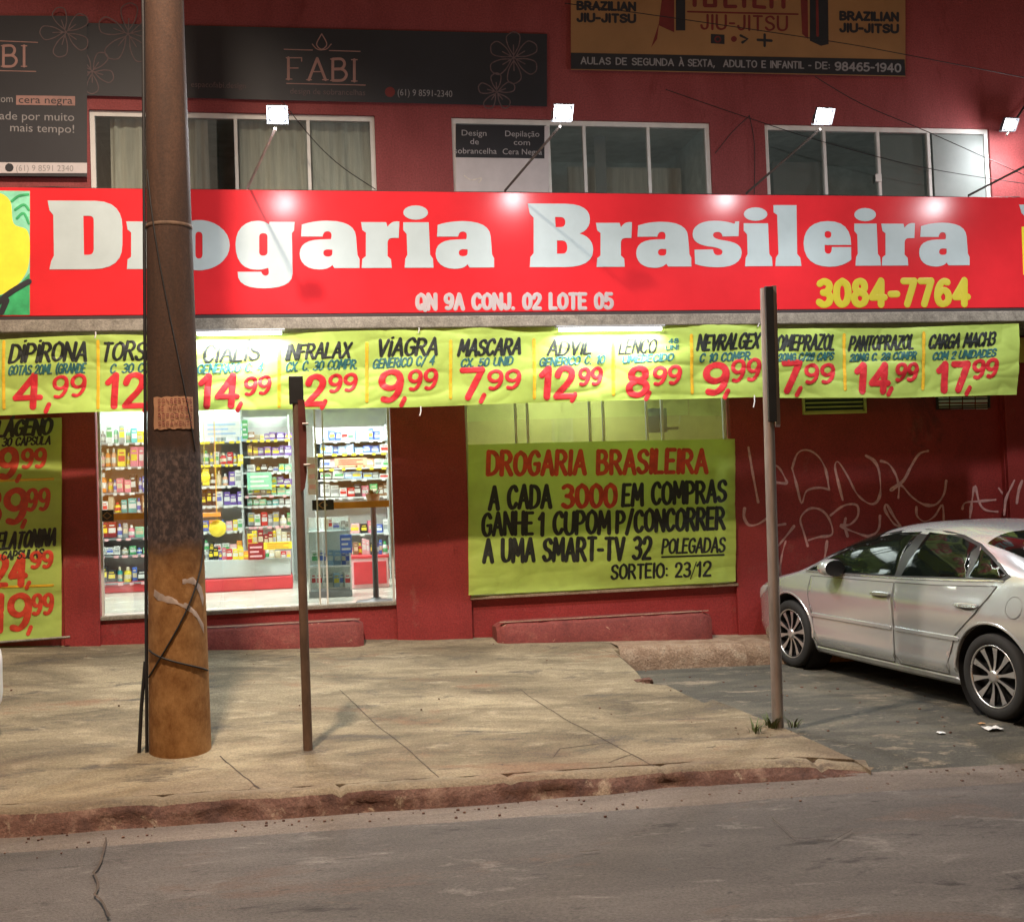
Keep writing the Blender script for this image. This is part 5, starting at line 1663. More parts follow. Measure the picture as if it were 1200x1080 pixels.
def unit(kind, colour, second):
    key = (kind, colour, second)
    if key in UNIT: return UNIT[key]
    m = MB()
    if kind == 'box':
        m.box((-.5, -.35, 0), (.5, .35, 1), .03)
        n0 = len(m.f)
        m.box((-.42, -.362, .30), (.42, -.30, .62))
        m.box((-.30, -.362, .74), (.30, -.30, .82))
        split = n0
    else:
        m.lathe([(.001, 0), (.44, 0), (.46, .03), (.46, .62), (.40, .70), (.2, .76)], 14)
        n0 = len(m.f)
        m.lathe([(.22, .76), (.22, .98), (.001, 1.0)], 12)
        m.lathe([(.462, .2), (.468, .21), (.468, .48), (.462, .49)], 14)
        split = n0
    me = bpy.data.meshes.new('product_' + kind)
    me.from_pydata(m.v, [], m.f)
    me.materials.append(PMAT[colour]); me.materials.append(PMAT[second])
    me.polygons.foreach_set('material_index', [0 if i < split else 1 for i in range(len(m.f))])
    me.polygons.foreach_set('use_smooth', m.sm)
    me.update()
    UNIT[key] = me
    return me


ORD = ['top', 'second', 'third', 'fourth', 'fifth', 'sixth', 'lowest']
SECOND = {'white': ['blue', 'green', 'red', 'grey'], 'black': ['white', 'yellow']}


def row(where, tag_, px0, px1, ysh, items, Y, hpx, rr, slope=0.0):
    """one row of goods standing on the shelf whose top shows at photo height ysh"""
    tot = sum(w for _, _, w, _ in items)
    x = px0
    for colour, kind, wq, hq in items:
        w = (px1 - px0) * wq / tot
        sec = rr.choice(SECOND.get(colour, ['white', 'white', 'cream', 'yellow' if colour != 'yellow' else 'red']))
        a, b = at(x, ysh, Y), at(x + w, ysh, Y)
        hh = hpx * hq * (b - a).length / w
        o = bpy.data.objects.new('product_' + kind, unit(kind, colour, sec))
        COL.objects.link(o)
        o.location = ((a.x + b.x) / 2, Y + rr.uniform(.0, .05), a.z + .002)
        ww = (b.x - a.x) * .93
        o.scale = (ww, min(ww, .16) * 1.1, hh)
        o.rotation_euler = (0, rr.uniform(-.05, .05) if rr.random() < .3 else 0, rr.uniform(-.3, .3))
        tag(o, '%s %s on the %s of the %s' % (colour, 'carton' if kind == 'box' else 'bottle', tag_, where), 'product', 'goods on the %s of the %s' % (tag_, where))
        x += w


def mk_row(spec, rr, hv=.38):
    out = []
    for s in spec.split():
        k = 'bottle' if s.endswith('*') else 'box'
        c, _, n = s.rstrip('*').partition(':')
        for _i in range(int(n or 1)):
            out.append((c.replace('_', ' '), k, rr.uniform(.7, 1.35), 1 - rr.uniform(0, hv)))
    return out


def rack(name, label, where, px0, px1, Y, rows, top, bottom, kick=True, dark=False, depth=.34, panel='shop_white'):
    a, b = at(px0, bottom, Y), at(px1, bottom, Y)
    zf = ZD - .011
    r = empty(name, ((a.x + b.x) / 2, Y, zf), label, 'shelving')
    zt = at((px0 + px1) / 2, top, Y).z
    m = MB(); m.box((a.x, Y + depth, zf), (b.x, Y + depth + .03, zt)); m.build('back_panel', M[panel], r)
    m = MB(); m.box((a.x - .02, Y - .01, zf), (a.x, Y + depth, zt)); m.build('side_panel', M['shelf'], r)
    m = MB(); m.box((b.x, Y - .01, zf), (b.x + .02, Y + depth, zt)); m.build('side_panel', M['shelf'], r)
    if kick:
        m = MB(); m.box((a.x + .002, Y - .02, zf + .001), (b.x - .002, Y + depth - .005, zf + .14), .01); m.build('kickboard', M['red_plastic'], r)
    rr = random.Random(int(px0))
    for k, (ysh, spec, hpx) in enumerate(rows):
        z = at((px0 + px1) / 2, ysh, Y).z
        m = MB(); m.box((a.x + .001, Y - .06, z - .022), (b.x - .001, Y + depth - .002, z), .004)
        m.build('shelf', M['shelf_dark' if dark else 'shelf'], r)
        m = MB(); n_ = rr.randint(4, 7)
        for q in range(n_):
            tx = a.x + (b.x - a.x) * (q + rr.uniform(.1, .7)) / n_
            m.box((tx, Y - .066, z - .035), (tx + rr.uniform(.04, .07), Y - .061, z - .002))
        m.build('price_tags', PMAT[rr.choice(['white', 'yellow', 'white', 'pale pink'])], r)
        if spec: row(where, ORD[k] + ' shelf', px0 + 1, px1 - 1, ysh, mk_row(spec, rr), Y, hpx, rr)
    return r


rack('wall_rack', 'tall shop rack of colourful bottles left of the utility pole', 'rack left of the utility pole', 116, 178, 4.0, [
    (519, 'grey* white mint* grey mint* teal yellow grey', 23), (547, 'pale_pink* orange* peach* yellow cream* pink:2 pale_pink', 25), (577, 'orange* peach* white* pink:2 black white* blue:2', 24),
    (601, 'white cream yellow* teal:2 white* brown', 21), (630, 'dark_red:2 white* grey pink* mint white*', 19), (650, 'white:3 cream* green white* mint', 13), (682, 'black:2 teal* yellow* blue black orange*', 21)], 478, 690, dark=True)
rack('wall_rack', 'white shop rack of small cartons just right of the utility pole', 'rack right of the utility pole', 236, 286, 4.0, [
    (517, 'white:2 pale_blue grey:2 white:2 pale_blue', 21), (544, 'white* grey* white red* red yellow* yellow', 17), (569, 'yellow black* cream* peach* purple white', 20), (592, 'black:3 white purple:3', 18),
    (622, 'blue orange white* pale_pink yellow white', 16), (647, 'white* black white:2 pale_pink orange', 15), (668, 'green* cream red white* red white*', 16)], 478, 690)
rack('wall_rack', 'white shop rack of mint and purple cartons behind the thin rusty post', 'rack behind the rusty post', 289, 343, 4.15, [
    (515, 'brown cream:2 purple:4', 9), (534, 'brown:2 purple:5', 15), (553, 'white black:3 white mint:2', 10), (568, 'mint:5 purple:2', 11), (580, 'white grey:3 mint:3', 9), (592, 'mint:3 teal:2 grey:2', 9), (616, 'grey white red grey:2 cream* green', 17)], 486, 690)
rack('wall_rack', 'white shop rack of blue cartons seen through the right door leaf', 'rack behind the right door leaf', 374, 457, 4.2, [
    (516, 'pale_blue blue:2 white:2 pale_blue:2 blue:2 pale_blue', 14), (531, 'pale_blue:2 blue pale_blue:3 blue:2 white', 11), (548, 'white pale_pink peach:4 white:2', 11), (561, 'white:2 pale_blue:3 grey white', 9),
    (582, 'white:3 red black pink green brown:2', 16), (625, 'white:3 pale_pink:2 black pink blue white', 17), (652, 'white:2 black:2 pink:2 blue white red', 15)], 498, 684)

# low red counter with heaped goods
a, b = at(236, 684, 3.2), at(343, 678, 3.2)
zf = ZD - .011
CT = empty('counter', ((a.x + b.x) / 2, 3.2, zf), 'low red display counter heaped with goods behind the rusty post', 'counter')
zt = at(290, 655, 3.2).z
m = MB(); m.box((a.x, 3.2, zf), (b.x, 3.6, zf + .16), .015); m.build('base', M['red_plastic'], CT)
m = MB(); m.box((a.x + .02, 3.24, zf + .165), (b.x - .02, 3.6, zt), .01); m.build('body', M['shelf'], CT)
rr = random.Random(3)
row('low red counter', 'front edge', 240, 341, 656, mk_row('white* black:2 purple pink red yellow:2 orange pale_pink* red:2 white* cream:2 red pale_pink', rr, .4), 3.26, 16, rr)
row('low red counter', 'back edge', 290, 341, 641, mk_row('yellow:2 dark_red:3 yellow cream:2 brown', rr, .3), 3.5, 22, rr)
for lab, pts, c in (('round yellow hanging price disc inside the shop', (255, 619, 11), 'yellow'), ('small yellow hanging pack on the white rack', (240, 559, 7), 'yellow')):
    q = at(pts[0], pts[1], 3.1); s_ = pts[2] * (at(1, 600, 3.1) - at(0, 600, 3.1)).length
    m = MB(); m.lathe([(.001, -.012), (s_ * .97, -.012), (s_, 0), (s_ * .97, .012), (.001, .012)], 22, (q.x, q.y, q.z), 'y')
    m.tube([(q.x, q.y, q.z + s_), (q.x, q.y, ZC0 - .002)], .003, 5)
    tag(m.build('price_disc', PMAT[c]), lab, 'price disc')
q0, q1 = at(231, 606, 3.0), at(258, 600, 3.0)
m = MB(); m.box((q0.x, 3.0, q0.z), (q1.x, 3.12, q1.z), .006); m.tube([(q1.x - .05, 3.06, q1.z), (q1.x - .05, 3.06, ZC0 - .002)], .003, 5)
tag(m.build('hanging_sign', PMAT['orange']), 'orange hanging shelf sign inside the shop right of the utility pole', 'sign')
# glass showcase with two tiers of white packs
Y = 1.5
a, b = at(362, 694, Y), at(413, 694, Y)
SH = empty('showcase', ((a.x + b.x) / 2, Y, zf), 'glass showcase with two tiers of white packs by the right door leaf', 'showcase')
zt = at(385, 622, Y).z
m = MB(); m.box((a.x, Y, zf), (b.x, Y + .4, zf + .07), .006); m.build('base', M['shelf_dark'], SH)
zm = at(385, 663, Y).z
for z in (zm, zt):
    m = MB(); m.box((a.x, Y, z - .016), (b.x, Y + .4, z), .003); m.build('shelf', M['shelf'], SH)
m = MB()
for x in (a.x + .001, b.x - .019):
    for y in (Y, Y + .38): m.box((x, y + .001, zf + .071), (x + .018, y + .019, zt + .16))
m.build('frame', M['alu'], SH)
m = MB(); m.box((a.x + .02, Y + .006, zf + .072), (b.x - .02, Y + .010, zt + .15)); m.build('pane', M['glass'], SH)
m = MB(); m.box((a.x + .02, Y + .39, zf + .072), (b.x - .02, Y + .40, zt + .15)); m.build('back_panel', M['shop_white'], SH)
for k, (ysh, spec) in enumerate(((688, 'white:4 pale_blue white:2'), (662, 'white:3 pale_blue:2 blue white'))):
    row('glass showcase', ('lower' if k == 0 else 'upper') + ' tier', 365, 411, ysh, mk_row(spec, rr, .1), Y + .16, 18, rr)
row('glass showcase', 'glass top', 380, 411, 621, mk_row('cream white:2 grey white', rr, .4), Y + .18, 14, rr)
# pink display bin and steel pedestal
Y = 2.6
a, b = at(412, 678, Y), at(456, 678, Y)
BN = empty('display_bin', ((a.x + b.x) / 2, Y, zf), 'pink and red display bin beside the steel pedestal', 'display bin')
zt = at(430, 652, Y).z
m = MB(); m.box((a.x, Y, zf), (b.x, Y + .45, zt), .012); m.build('body', PMAT['pale pink'], BN)
m = MB(); m.box((a.x - .01, Y - .012, zt - .02), (b.x + .01, Y + .46, zt + .012), .005); m.build('rim', M['red_plastic'], BN)
m = MB(); m.box((a.x + .03, Y - .016, zf + .05), (b.x - .03, Y - .001, zt - .06), .003); m.build('front_panel', M['red_plastic'], BN)
row('pink display bin', 'rim', 414, 455, 650, mk_row('brown red* pale_pink:2 black purple* blue white*', rr, .3), Y + .2, 19, rr)
Y = .55
q, tq = at(441, 704, Y), at(437, 588, Y)
PS = empty('pedestal', (q.x, Y, zf), 'grey steel pedestal stand with round foot and planter inside the right door leaf', 'pedestal')
m = MB(); m.lathe([(.001, .0), (.20, 0), (.21, .01), (.20, .022), (.06, .035), (.045, .05), (.001, .05)], 24, (q.x, Y, zf)); m.build('foot', M['steel_grey'], PS)
m = MB(); m.tube([(q.x, Y, zf + .045), (q.x, Y, tq.z - .03)], .030, 14); m.build('column', M['steel_grey'], PS)
m = MB(); m.lathe([(.001, -.04), (.05, -.04), (.075, .08), (.08, .085), (.07, .08), (.001, .06)], 16, (q.x, Y, tq.z)); m.build('bowl', M['wood'], PS)
m = MB()
for i in range(40):
    an, l = rr.uniform(0, 6.28), rr.uniform(.03, .10)
    c = Vector((q.x + .05 * math.cos(an) * rr.random(), Y + .05 * math.sin(an) * rr.random(), tq.z + .06))
    e = c + Vector((math.cos(an) * l * .7, math.sin(an) * l * .7, l * .8)); wv = Vector((-math.sin(an), math.cos(an), 0)) * .012
    m.add([c, (c + e) / 2 - wv, e, (c + e) / 2 + wv], [(0, 1, 2, 3)])
m.build('foliage', M['leaf'], PS)

# promotion cards and hanging packs in the middle of the shop
for lab, (x0, y0, x1, y1), Y, c, c2 in (('mint promotion card on the rack behind the rusty post', (290, 553, 318, 574), 3.95, 'mint', 'white'), ('white shelf poster at the top of the rack right of the utility pole', (238, 492, 281, 513), 3.9, 'white', 'pale blue'),
        ('green price strip between the two white racks', (284, 492, 290, 514), 3.85, 'green', 'white'), ('coral promotion card behind the right door leaf', (392, 536, 430, 546), 4.0, 'peach', 'red'), ('dark red box front below the heaped counter', (291, 636, 309, 656), 3.1, 'dark red', 'pale pink'),
        ('long yellow price strip on the counter front', (309, 634, 342, 644), 3.1, 'yellow', 'orange'), ('white notice taped inside the right door leaf', (361, 535, 372, 580), 1.0, 'white', 'pale pink'), ('blue leaflet stand beside the glass showcase', (399, 626, 412, 648), 1.4, 'blue', 'white')):
    a, b = at(x0, y1, Y), at(x1, y0, Y)
    R_ = empty('promotion_card', ((a.x + b.x) / 2, Y, a.z), lab, 'card')
    m = MB(); m.box((a.x, Y, a.z), (b.x, Y + .012, b.z), .003); m.build('board', PMAT[c], R_)
    m = MB()
    dx, dz = b.x - a.x, b.z - a.z
    for k in range(3): m.box((a.x + dx * .12, Y - .002, a.z + dz * (.16 + .27 * k)), (a.x + dx * (.88 - .2 * (k % 2)), Y - .0002, a.z + dz * (.27 + .27 * k)))
    m.build('print', PMAT[c2], R_)

# ------------------------------------------------------------------ parked cars
CL, WB, FO = 4.52, 2.668, .90
RW, TRK = .318, .755


def interp(P, x):
    if x <= P[0][0]: return P[0][1]
    for i in range(len(P) - 1):
        if x <= P[i + 1][0]:
            a, b = P[i], P[i + 1]
            t = (x - a[0]) / (b[0] - a[0])
            sa = (P[i + 1][1] - P[i - 1][1]) / (P[i + 1][0] - P[i - 1][0]) if i > 0 else (b[1] - a[1]) / (b[0] - a[0])
            sb = (P[i + 2][1] - P[i][1]) / (P[i + 2][0] - P[i][0]) if i + 2 < len(P) else (b[1] - a[1]) / (b[0] - a[0])
            h = b[0] - a[0]
            t2, t3 = t * t, t * t * t
            return (2 * t3 - 3 * t2 + 1) * a[1] + (t3 - 2 * t2 + t) * h * sa + (-2 * t3 + 3 * t2) * b[1] + (t3 - t2) * h * sb
    return P[-1][1]


PLAN = [(0, .50), (.04, .60), (.12, .69), (.28, .775), (.55, .835), (.9, .862), (1.5, .872), (2.4, .877), (3.2, .876), (3.7, .866), (4.1, .835), (4.35, .775), (4.47, .70), (4.52, .60)]
HTOP = [(0, .60), (.05, .68), (.2, .765), (.5, .86), (.8, .925), (.95, .965), (1.08, 1.015), (1.4, 1.155), (1.75, 1.29), (2.05, 1.372), (2.35, 1.412), (2.65, 1.422), (2.95, 1.413), (3.25, 1.377), (3.55, 1.312), (3.82, 1.228), (4.04, 1.158), (4.2, 1.125), (4.4, 1.10), (4.48, 1.04), (4.52, .93)]
BOT = [(0, .26), (.1, .20), (.5, .18), (1.3, .175), (3.2, .175), (4.0, .20), (4.4, .27), (4.52, .38)]
ZSH = [(0, .52), (.05, .58), (.2, .66), (.5, .765), (.85, .845), (1.1, .885), (1.4, .91), (2.0, .93), (2.6, .945), (3.2, .965), (3.7, .99), (4.1, 1.0), (4.4, .98), (4.48, .93), (4.52, .84)]
FSEC = [(.17, .885), (.24, .932), (.29, .956), (.33, .986), (.42, .981), (.52, .986), (.62, .995), (.72, 1.0), (.79, 1.0), (.83, .990), (.90, .966), (1.02, .945)]


def car_sec(x):
    H, zs, w0 = interp(HTOP, x), interp(ZSH, x), interp(PLAN, x)
    ws = w0 * interp(FSEC, zs)
    k = min(1, max(0, (H - zs - .10) / .30))
    p = 2.3 + 2.4 * k
    return H, zs, w0, ws, p, .50 * k


def car_w(x, z):
    H, zs, w0, ws, p, lean = car_sec(x)
    if z <= zs: return w0 * interp(FSEC, z)
    q = min(.9999, (z - zs) / max(H - zs, 1e-4))
    return max(.0, (ws - lean * (z - zs)) * (1 - q ** p) ** (1 / p))


def car_ring(x):
    H, zs, w0, ws, p, lean = car_sec(x)
    zb = interp(BOT, x)
    pts = [(0.0, zb), (w0 * .5, zb), (w0 * .86, zb)]
    nl = 9
    for i in range(nl + 1):
        z = zb + .015 + (zs - zb - .015) * i / nl
        pts.append((w0 * interp(FSEC, z), z))
    nu = 16
    for i in range(1, nu + 1):
        th = math.pi / 2 * i / nu
        s_ = math.sin(th) ** (2 / p)
        z = zs + (H - zs) * s_
        y = (ws - lean * (z - zs)) * max(0.0, math.cos(th)) ** (2 / p)
        pts.append((y if i < nu else 0.0, z))
    return pts


def side_map(X, Z, h): return (X, -(car_w(X, Z) + h), Z)
def side_map_far(X, Z, h): return (X, (car_w(X, Z) + h), Z)


def make_car(label, paint):
    root = empty('parked_car', (0, 0, 0), label, 'car')
    # body shell
    st = sorted(set([0, .02, .05, .09, .14, .2, .28, .36] + [round(.36 + i * .055, 4) for i in range(1, 74)] + [4.44, 4.47, 4.495, 4.52]))
    st = [x for x in st if x <= CL]
    vs, n = [], None
    for x in st:
        h = car_ring(x)
        ring = [(-y, z) for y, z in h] + [(y, z) for y, z in h[-2:0:-1]]
        n = len(ring)
        vs += [(x, y, z) for y, z in ring]
    fs = [(i * n + k, (i + 1) * n + k, (i + 1) * n + (k + 1) % n, i * n + (k + 1) % n) for i in range(len(st) - 1) for k in range(n)]
    fs.append(list(range(n))); fs.append([(len(st) - 1) * n + k for k in range(n)][::-1])
    m = MB(); m.add(vs, fs, True)
    body = m.build('body', paint, root, local=True)
    # wheel arches
    cutm = MB()
    for wx in (FO, FO + WB):
        for s_ in (-1, 1):
            R = RW + .058
            c = [(wx + R * math.cos(2 * math.pi * k / 40), RW + .01 + R * math.sin(2 * math.pi * k / 40)) for k in range(40)]
            y0, y1 = s_ * .60, s_ * 1.1
            cutm.add([(x, y0, z) for x, z in c] + [(x, y1, z) for x, z in c], [list(range(40)), list(range(79, 39, -1))] + [(k, 40 + k, 40 + (k + 1) % 40, (k + 1) % 40) for k in range(40)])
    cut = cutm.build('arch_cutter', paint)
    bmx = bmesh.new(); bmx.from_mesh(cut.data); bmesh.ops.recalc_face_normals(bmx, faces=bmx.faces); bmx.to_mesh(cut.data); bmx.free()
    bmx = bmesh.new(); bmx.from_mesh(body.data); bmesh.ops.remove_doubles(bmx, verts=bmx.verts, dist=1e-5); bmesh.ops.recalc_face_normals(bmx, faces=bmx.faces); bmx.to_mesh(body.data); bmx.free()
    md = body.modifiers.new('arch', 'BOOLEAN'); md.object = cut; md.operation = 'DIFFERENCE'; md.solver = 'EXACT'
    dg = bpy.context.evaluated_depsgraph_get(); dg.update()
    me = bpy.data.meshes.new_from_object(body.evaluated_get(dg))
    body.modifiers.clear(); body.data = me
    bpy.data.objects.remove(cut)
    me.polygons.foreach_set('use_smooth', [True] * len(me.polygons)); me.set_sharp_from_angle(angle=rad(38))
    # wheel wells
    for wx in (FO, FO + WB):
        for s_ in (-1, 1):
            m = MB(); R = RW + .056
            m.lathe([(R, s_ * .838), (R, s_ * .602), (.001, s_ * .602)], 40, (wx, 0, RW + .01), 'y')
            m.build('wheel_well', M['well'], root, local=True)
            # arch lip
            m = MB()
            P = [(wx + (R + .012) * math.cos(a), RW + .01 + (R + .012) * math.sin(a)) for a in [rad(-16) + (math.pi + rad(32)) * k / 40 for k in range(41)]]
            ribbon(m, P, .010, side_map if s_ < 0 else side_map_far, .0, .006)
            m.build('arch_lip', paint, root, local=True)
    # glazing
    FWIN = [(1.25, .957), (1.44, 1.065), (1.70, 1.190), (1.96, 1.274), (2.22, 1.322), (2.50, 1.340), (2.44, .985)]
    RWIN = [(2.60, 1.340), (2.80, 1.332), (3.02, 1.312), (3.24, 1.262), (3.27, 1.028), (2.53, .99)]
    QWIN = [(3.30, 1.242), (3.45, 1.190), (3.59, 1.125), (3.685, 1.072), (3.63, 1.046), (3.30, 1.030)]
    OUT = [(1.18, .938), (1.40, 1.090), (1.69, 1.208), (1.95, 1.294), (2.21, 1.342), (2.54, 1.362), (2.82, 1.354), (3.02, 1.332), (3.26, 1.278), (3.46, 1.206), (3.62, 1.132), (3.735, 1.066), (3.67, 1.028), (3.2, 1.002), (2.5, .968), (1.9, .950)]
    for mp in (side_map, side_map_far):
        m = MB(); fill_poly(m, [OUT], mp, .0022, .004, .05); m.build('window_frame', M['trim'], root, local=True)
        m = MB(); ribbon(m, [(OUT[i][0], OUT[i][1]) for i in (0, 15, 14, 13, 12)], .009, mp, .003, .004); m.build('window_trim', M['chrome'], root, local=True)
        for W_ in (FWIN, RWIN, QWIN):
            m = MB(); fill_poly(m, [W_], mp, .0045, .0025, .05); m.build('window', M['glass_car'], root, local=True)

    def patch(xa, xb, ta, tb, off, nxp, nyp, ins=lambda u: 1.0):
        vs = []
        for i in range(nxp + 1):
            x = xa + (xb - xa) * i / nxp
            H, zs, w0, ws, p, lean = car_sec(x)
            for j in range(nyp + 1):
                t = -1 + 2 * j / nyp
                th = math.pi / 2 - abs(t) * (math.pi / 2 - (ta + (tb - ta) * i / nxp))
                z = zs + (H - zs) * math.sin(th) ** (2 / p)
                y = (ws - lean * (z - zs)) * max(0, math.cos(th)) ** (2 / p)
                vs.append((x, y * (1 if t >= 0 else -1) * 1.0, z + off))
        mm = MB(); mm.add(vs, [(i * (nyp + 1) + j, (i + 1) * (nyp + 1) + j, (i + 1) * (nyp + 1) + j + 1, i * (nyp + 1) + j + 1) for i in range(nxp) for j in range(nyp)], True)
        return mm
    patch(1.12, 1.98, rad(40), rad(30), .006, 14, 24).build('windshield', M['glass_car'], root, local=True)
    patch(3.32, 3.96, rad(34), rad(40), .006, 14, 24).build('rear_window', M['glass_car'], root, local=True)
    # doors, seams, mouldings, handles
    FD = [(1.27, .90), (1.25, .72), (1.30, .45), (1.33, .262), (2.42, .262), (2.465, .34), (2.47, .60), (2.46, .93), (1.9, .915)]
    RD = [(2.475, .932), (2.485, .60), (2.48, .34), (2.50, .262), (3.08, .262), (3.115, .38), (3.20, .58), (3.44, .78), (3.62, .99), (3.0, .948)]
    for s_, mp in ((-1, side_map), (1, side_map_far)):
        for D_, hx in ((FD, 2.33), (RD, 3.35)):
            m = MB(); fill_poly(m, [D_], mp, .0045, .006, .045); dr = m.build('door', paint, root, local=True)
            m = MB()
            for a, b in zip(D_, D_[1:] + D_[:1]):
                ribbon(m, [(a[0] + (b[0] - a[0]) * k / 8, a[1] + (b[1] - a[1]) * k / 8) for k in range(9)], .0032, mp, .0052, .0006, False)
            m.build('door_seam', M['seam'], dr, local=True)
            m = MB(); ribbon(m, [(hx - .10 + .02 * k, .815 + .0006 * k) for k in range(11)], [.030 * math.sin(math.pi * (.12 + .76 * k / 10)) for k in range(11)], mp, .0052, .001); m.build('handle_cup_shade', M['steel_grey'], dr, local=True)  # flat grey ellipse: shade of the handle recess put into its colour
            m = MB(); ribbon(m, [(hx - .105 + .021 * k, .822 + .0006 * k) for k in range(11)], [.016 + .004 * math.sin(math.pi * k / 10) for k in range(11)], mp, .012, .022); m.build('handle', M['chrome'] if s_ else paint, dr, local=True)
            x0, x1 = (1.31, 2.43) if D_ is FD else (2.505, 3.235)
            m = MB(); ribbon(m, [(x0 + (x1 - x0) * k / 20, .545 + .012 * (x0 + (x1 - x0) * k / 20 - 1.3) / 1.9) for k in range(21)], .021, mp, .005, .011); m.build('moulding', paint, dr, local=True)
        m = MB(); ribbon(m, [(1.31 + 1.85 * k / 30, .222) for k in range(31)], .030, mp, .001, .012); m.build('side_skirt', paint, root, local=True)
        m = MB(); c = (3.80, .85); ribbon(m, [(c[0] + .075 * math.cos(t), c[1] + .078 * math.sin(t)) for t in [2 * math.pi * k / 28 for k in range(29)]], .0028, mp, .0004, .0008, False)
        if s_ < 0: m.build('fuel_flap_seam', M['steel_grey'], root, local=True)
        # mirror
        m = MB()
        yb = s_ * (car_w(1.66, .99) + .005)
        prof = [(.001, -.11), (.05, -.10), (.078, -.05), (.085, .0), (.083, .05), (.076, .075)]
        n_ = 18
        vs = []
        for r_, h in prof:
            for k in range(n_):
                a = 2 * math.pi * k / n_
                vs.append((1.70 + h, yb + s_ * (.115 + r_ * 1.35 * math.cos(a)), 1.005 + r_ * .95 * math.sin(a)))
        m.add(vs, [(i * n_ + k, i * n_ + (k + 1) % n_, (i + 1) * n_ + (k + 1) % n_, (i + 1) * n_ + k) for i in range(len(prof) - 1) for k in range(n_)], True)
        mi = m.build('mirror', paint, root, local=True)
        m = MB(); m.add([(1.774, v[1], v[2]) for v in vs[-n_:]], [list(range(n_))]); m.build('mirror_glass', M['trim'], mi, local=True)
        m = MB(); m.tube([(1.66, yb - s_ * .02, .965), (1.675, yb + s_ * .05, .955)], [.035, .03], 10); m.build('mirror_arm', M['trim'], mi, local=True)
        # lights
        m = MB(); fill_poly(m, [[(.07, .60), (.16, .68), (.36, .735), (.52, .755), (.44, .69), (.24, .60), (.10, .555)]], mp, .004, .004, .04); m.build('headlight', M['lens'], root, local=True)
        m = MB(); fill_poly(m, [[(4.08, .965), (4.30, .955), (4.44, .90), (4.45, .76), (4.36, .74), (4.20, .84)]], mp, .004, .004, .04); m.build('tail_light', M['tail'], root, local=True)
        m = MB(); ribbon(m, [(4.16, .80), (4.10, .70), (3.99, .56)], .003, mp, .0006, .0006, False); m.build('bumper_seam', M['trim'], root, local=True)
        m = MB(); ribbon(m, [(.50, .745), (.53, .62), (.545, .50)], .003, mp, .0006, .0006, False); m.build('bumper_seam', M['trim'], root, local=True)
    m = MB(); m.box((-.012, -.42, .30), (.03, .42, .42), .01); m.build('lower_grille', M['trim'], root, local=True)
    m = MB(); m.box((-.008, -.36, .52), (.03, .36, .57), .01); m.build('grille', M['chrome'], root, local=True)
    m = MB(); m.box((4.505, -.26, .62), (4.535, .26, .74), .004); m.build('number_plate', M['shelf'], root, local=True)
    # wheels
    for wx in (FO, FO + WB):
        for s_ in (-1, 1):
            w_ = bpy.data.objects.new('wheel', None); COL.objects.link(w_); w_.parent = root; w_.location = (wx, s_ * TRK, RW)
            f = s_      # outward direction
            m = MB()
            m.lathe([(.225, f * -.10), (.30, f * -.105), (.315, f * -.08), (RW, f * -.04), (RW, f * .05), (.314, f * .082), (.300, f * .098), (.262, f * .104), (.232, f * .092), (.224, f * .07)], 48, (0, 0, 0), 'y')
            m.build('tyre', M['tyre'], w_, local=True)
            m = MB(); m.lathe([(.235, f * .074), (.234, f * .094), (.226, f * .094), (.222, f * .086)], 48, (0, 0, 0), 'y'); rm = m.build('rim', M['alloy'], w_, local=True)
            m = MB(); m.lathe([(.222, f * .0865), (.212, f * .07), (.207, f * .0), (.21, f * -.08)], 48, (0, 0, 0), 'y'); m.build('barrel', M['trim'], w_, local=True)
            m = MB(); m.lathe([(.206, f * .02), (.001, f * .02)], 32, (0, 0, 0), 'y'); m.build('dark_backing_disc', M['well'], w_, local=True)  # black disc painting in the shade seen between the spokes
            m = MB()
            for k in range(10):
                a = 2 * math.pi * k / 10 + .2
                ca, sa = math.cos(a), math.sin(a)
                vs = []
                for r_, hw_, d_ in ((.035, .014, .088), (.075, .009, .080), (.12, .012, .078), (.165, .018, .082), (.195, .022, .086), (.215, .026, .086)):
                    for u in (-1, 1):
                        vs.append((r_ * ca - u * hw_ * sa, f * d_, r_ * sa + u * hw_ * ca))
                    for u in (-1, 1):
                        vs.append((r_ * ca - u * hw_ * .8 * sa, f * (d_ - .03), r_ * sa + u * hw_ * .8 * ca))
                fsx = []
                for i in range(5):
                    b0, b1 = i * 4, i * 4 + 4
                    fsx += [(b0, b0 + 1, b1 + 1, b1), (b0, b1, b1 + 2, b0 + 2), (b0 + 1, b0 + 3, b1 + 3, b1 + 1)]
                m.add(vs, fsx, False)
            m.lathe([(.048, f * .06), (.046, f * .094), (.028, f * .098), (.001, f * .098)], 20, (0, 0, 0), 'y')
            so = m.build('spokes', [M['alloy'], M['trim']], w_, local=True)
            so.data.polygons.foreach_set('material_index', [(1 if (i % 3) else 0) if i < 150 else 0 for i in range(len(so.data.polygons))])
    return root


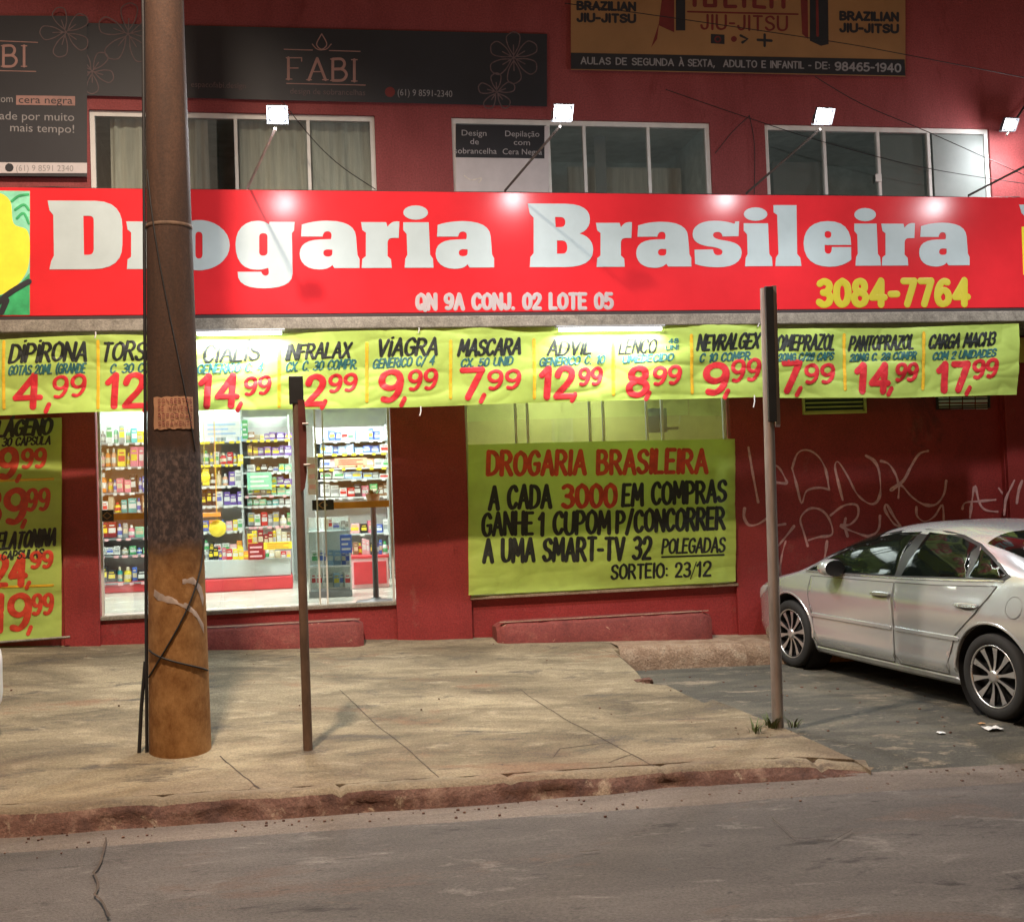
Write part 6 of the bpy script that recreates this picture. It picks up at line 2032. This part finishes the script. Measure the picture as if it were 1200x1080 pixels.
pf, prr = atg(932, 783, z_road), atg(1168, 845, z_road)
# hold the wheelbase: keep the mean of both contact points on the ground
mid = (pf + prr) / 2
dv = (prr - pf); dv.z = 0
dist = dv.length
ex = dv.normalized()
car = make_car('silver four door saloon car parked nose in beside the red graffitied wall', M['silver'])
hd = math.atan2(ex.y, ex.x)
ey = Vector((-ex.y, ex.x, 0))
zc = (z_road(pf.x, pf.y) + z_road(prr.x, prr.y)) / 2 + .018
pit = math.atan2(z_road(prr.x, prr.y) - z_road(pf.x, pf.y), WB)
org = mid - ex * (FO + WB / 2) + ey * (TRK + .06)
car.location = (org.x, org.y, 0)
car.rotation_euler = (0, -pit, hd)
car.location.z = z_road(pf.x, pf.y) + .018 - math.sin(pit) * FO
print('CAR wheelbase px->', dist, 'pf', pf, 'prr', prr, 'nose', car.location)


def copy_tree(o, parent=None, paint_from=None, paint_to=None):
    c = o.copy()
    if c.data is not None and paint_from and paint_from.name in [q.name for q in c.data.materials if q]:
        c.data = o.data.copy()
        for i, q in enumerate(c.data.materials):
            if q.name == paint_from.name: c.data.materials[i] = paint_to
    COL.objects.link(c)
    if parent is not None: c.parent = parent
    for ch in list(o.children): copy_tree(ch, c, paint_from, paint_to)
    return c


# a white car parked on the sidewalk, only the end of its bumper reaching into view at the left edge
car2 = copy_tree(car, None, M['silver'], M['white_paint'])
car2['label'] = 'white car cut off by the left edge of the view, only its bumper end showing'
h2 = rad(-8)
car2.rotation_euler = (0, 0, math.pi + h2)
best = None


def px_of(p):
    v = p - CAM
    return 600 + FPX * v.dot(RGT) / v.dot(FWD)


Y2 = -3.4
body = [ch for ch in car2.children if ch.name.startswith('body')][0]
loc = Vector((-2.6, Y2, 0))
for _ in range(40):
    mx = -1e9
    R3 = Matrix.Rotation(math.pi + h2, 3, 'Z')
    for v in body.data.vertices:
        mx = max(mx, px_of(R3 @ v.co + loc))
    if abs(mx - 3) < .2: break
    loc.x += (3 - mx) * .0055
car2.location = (loc.x, loc.y, z_side(-3.5, Y2) + .008)
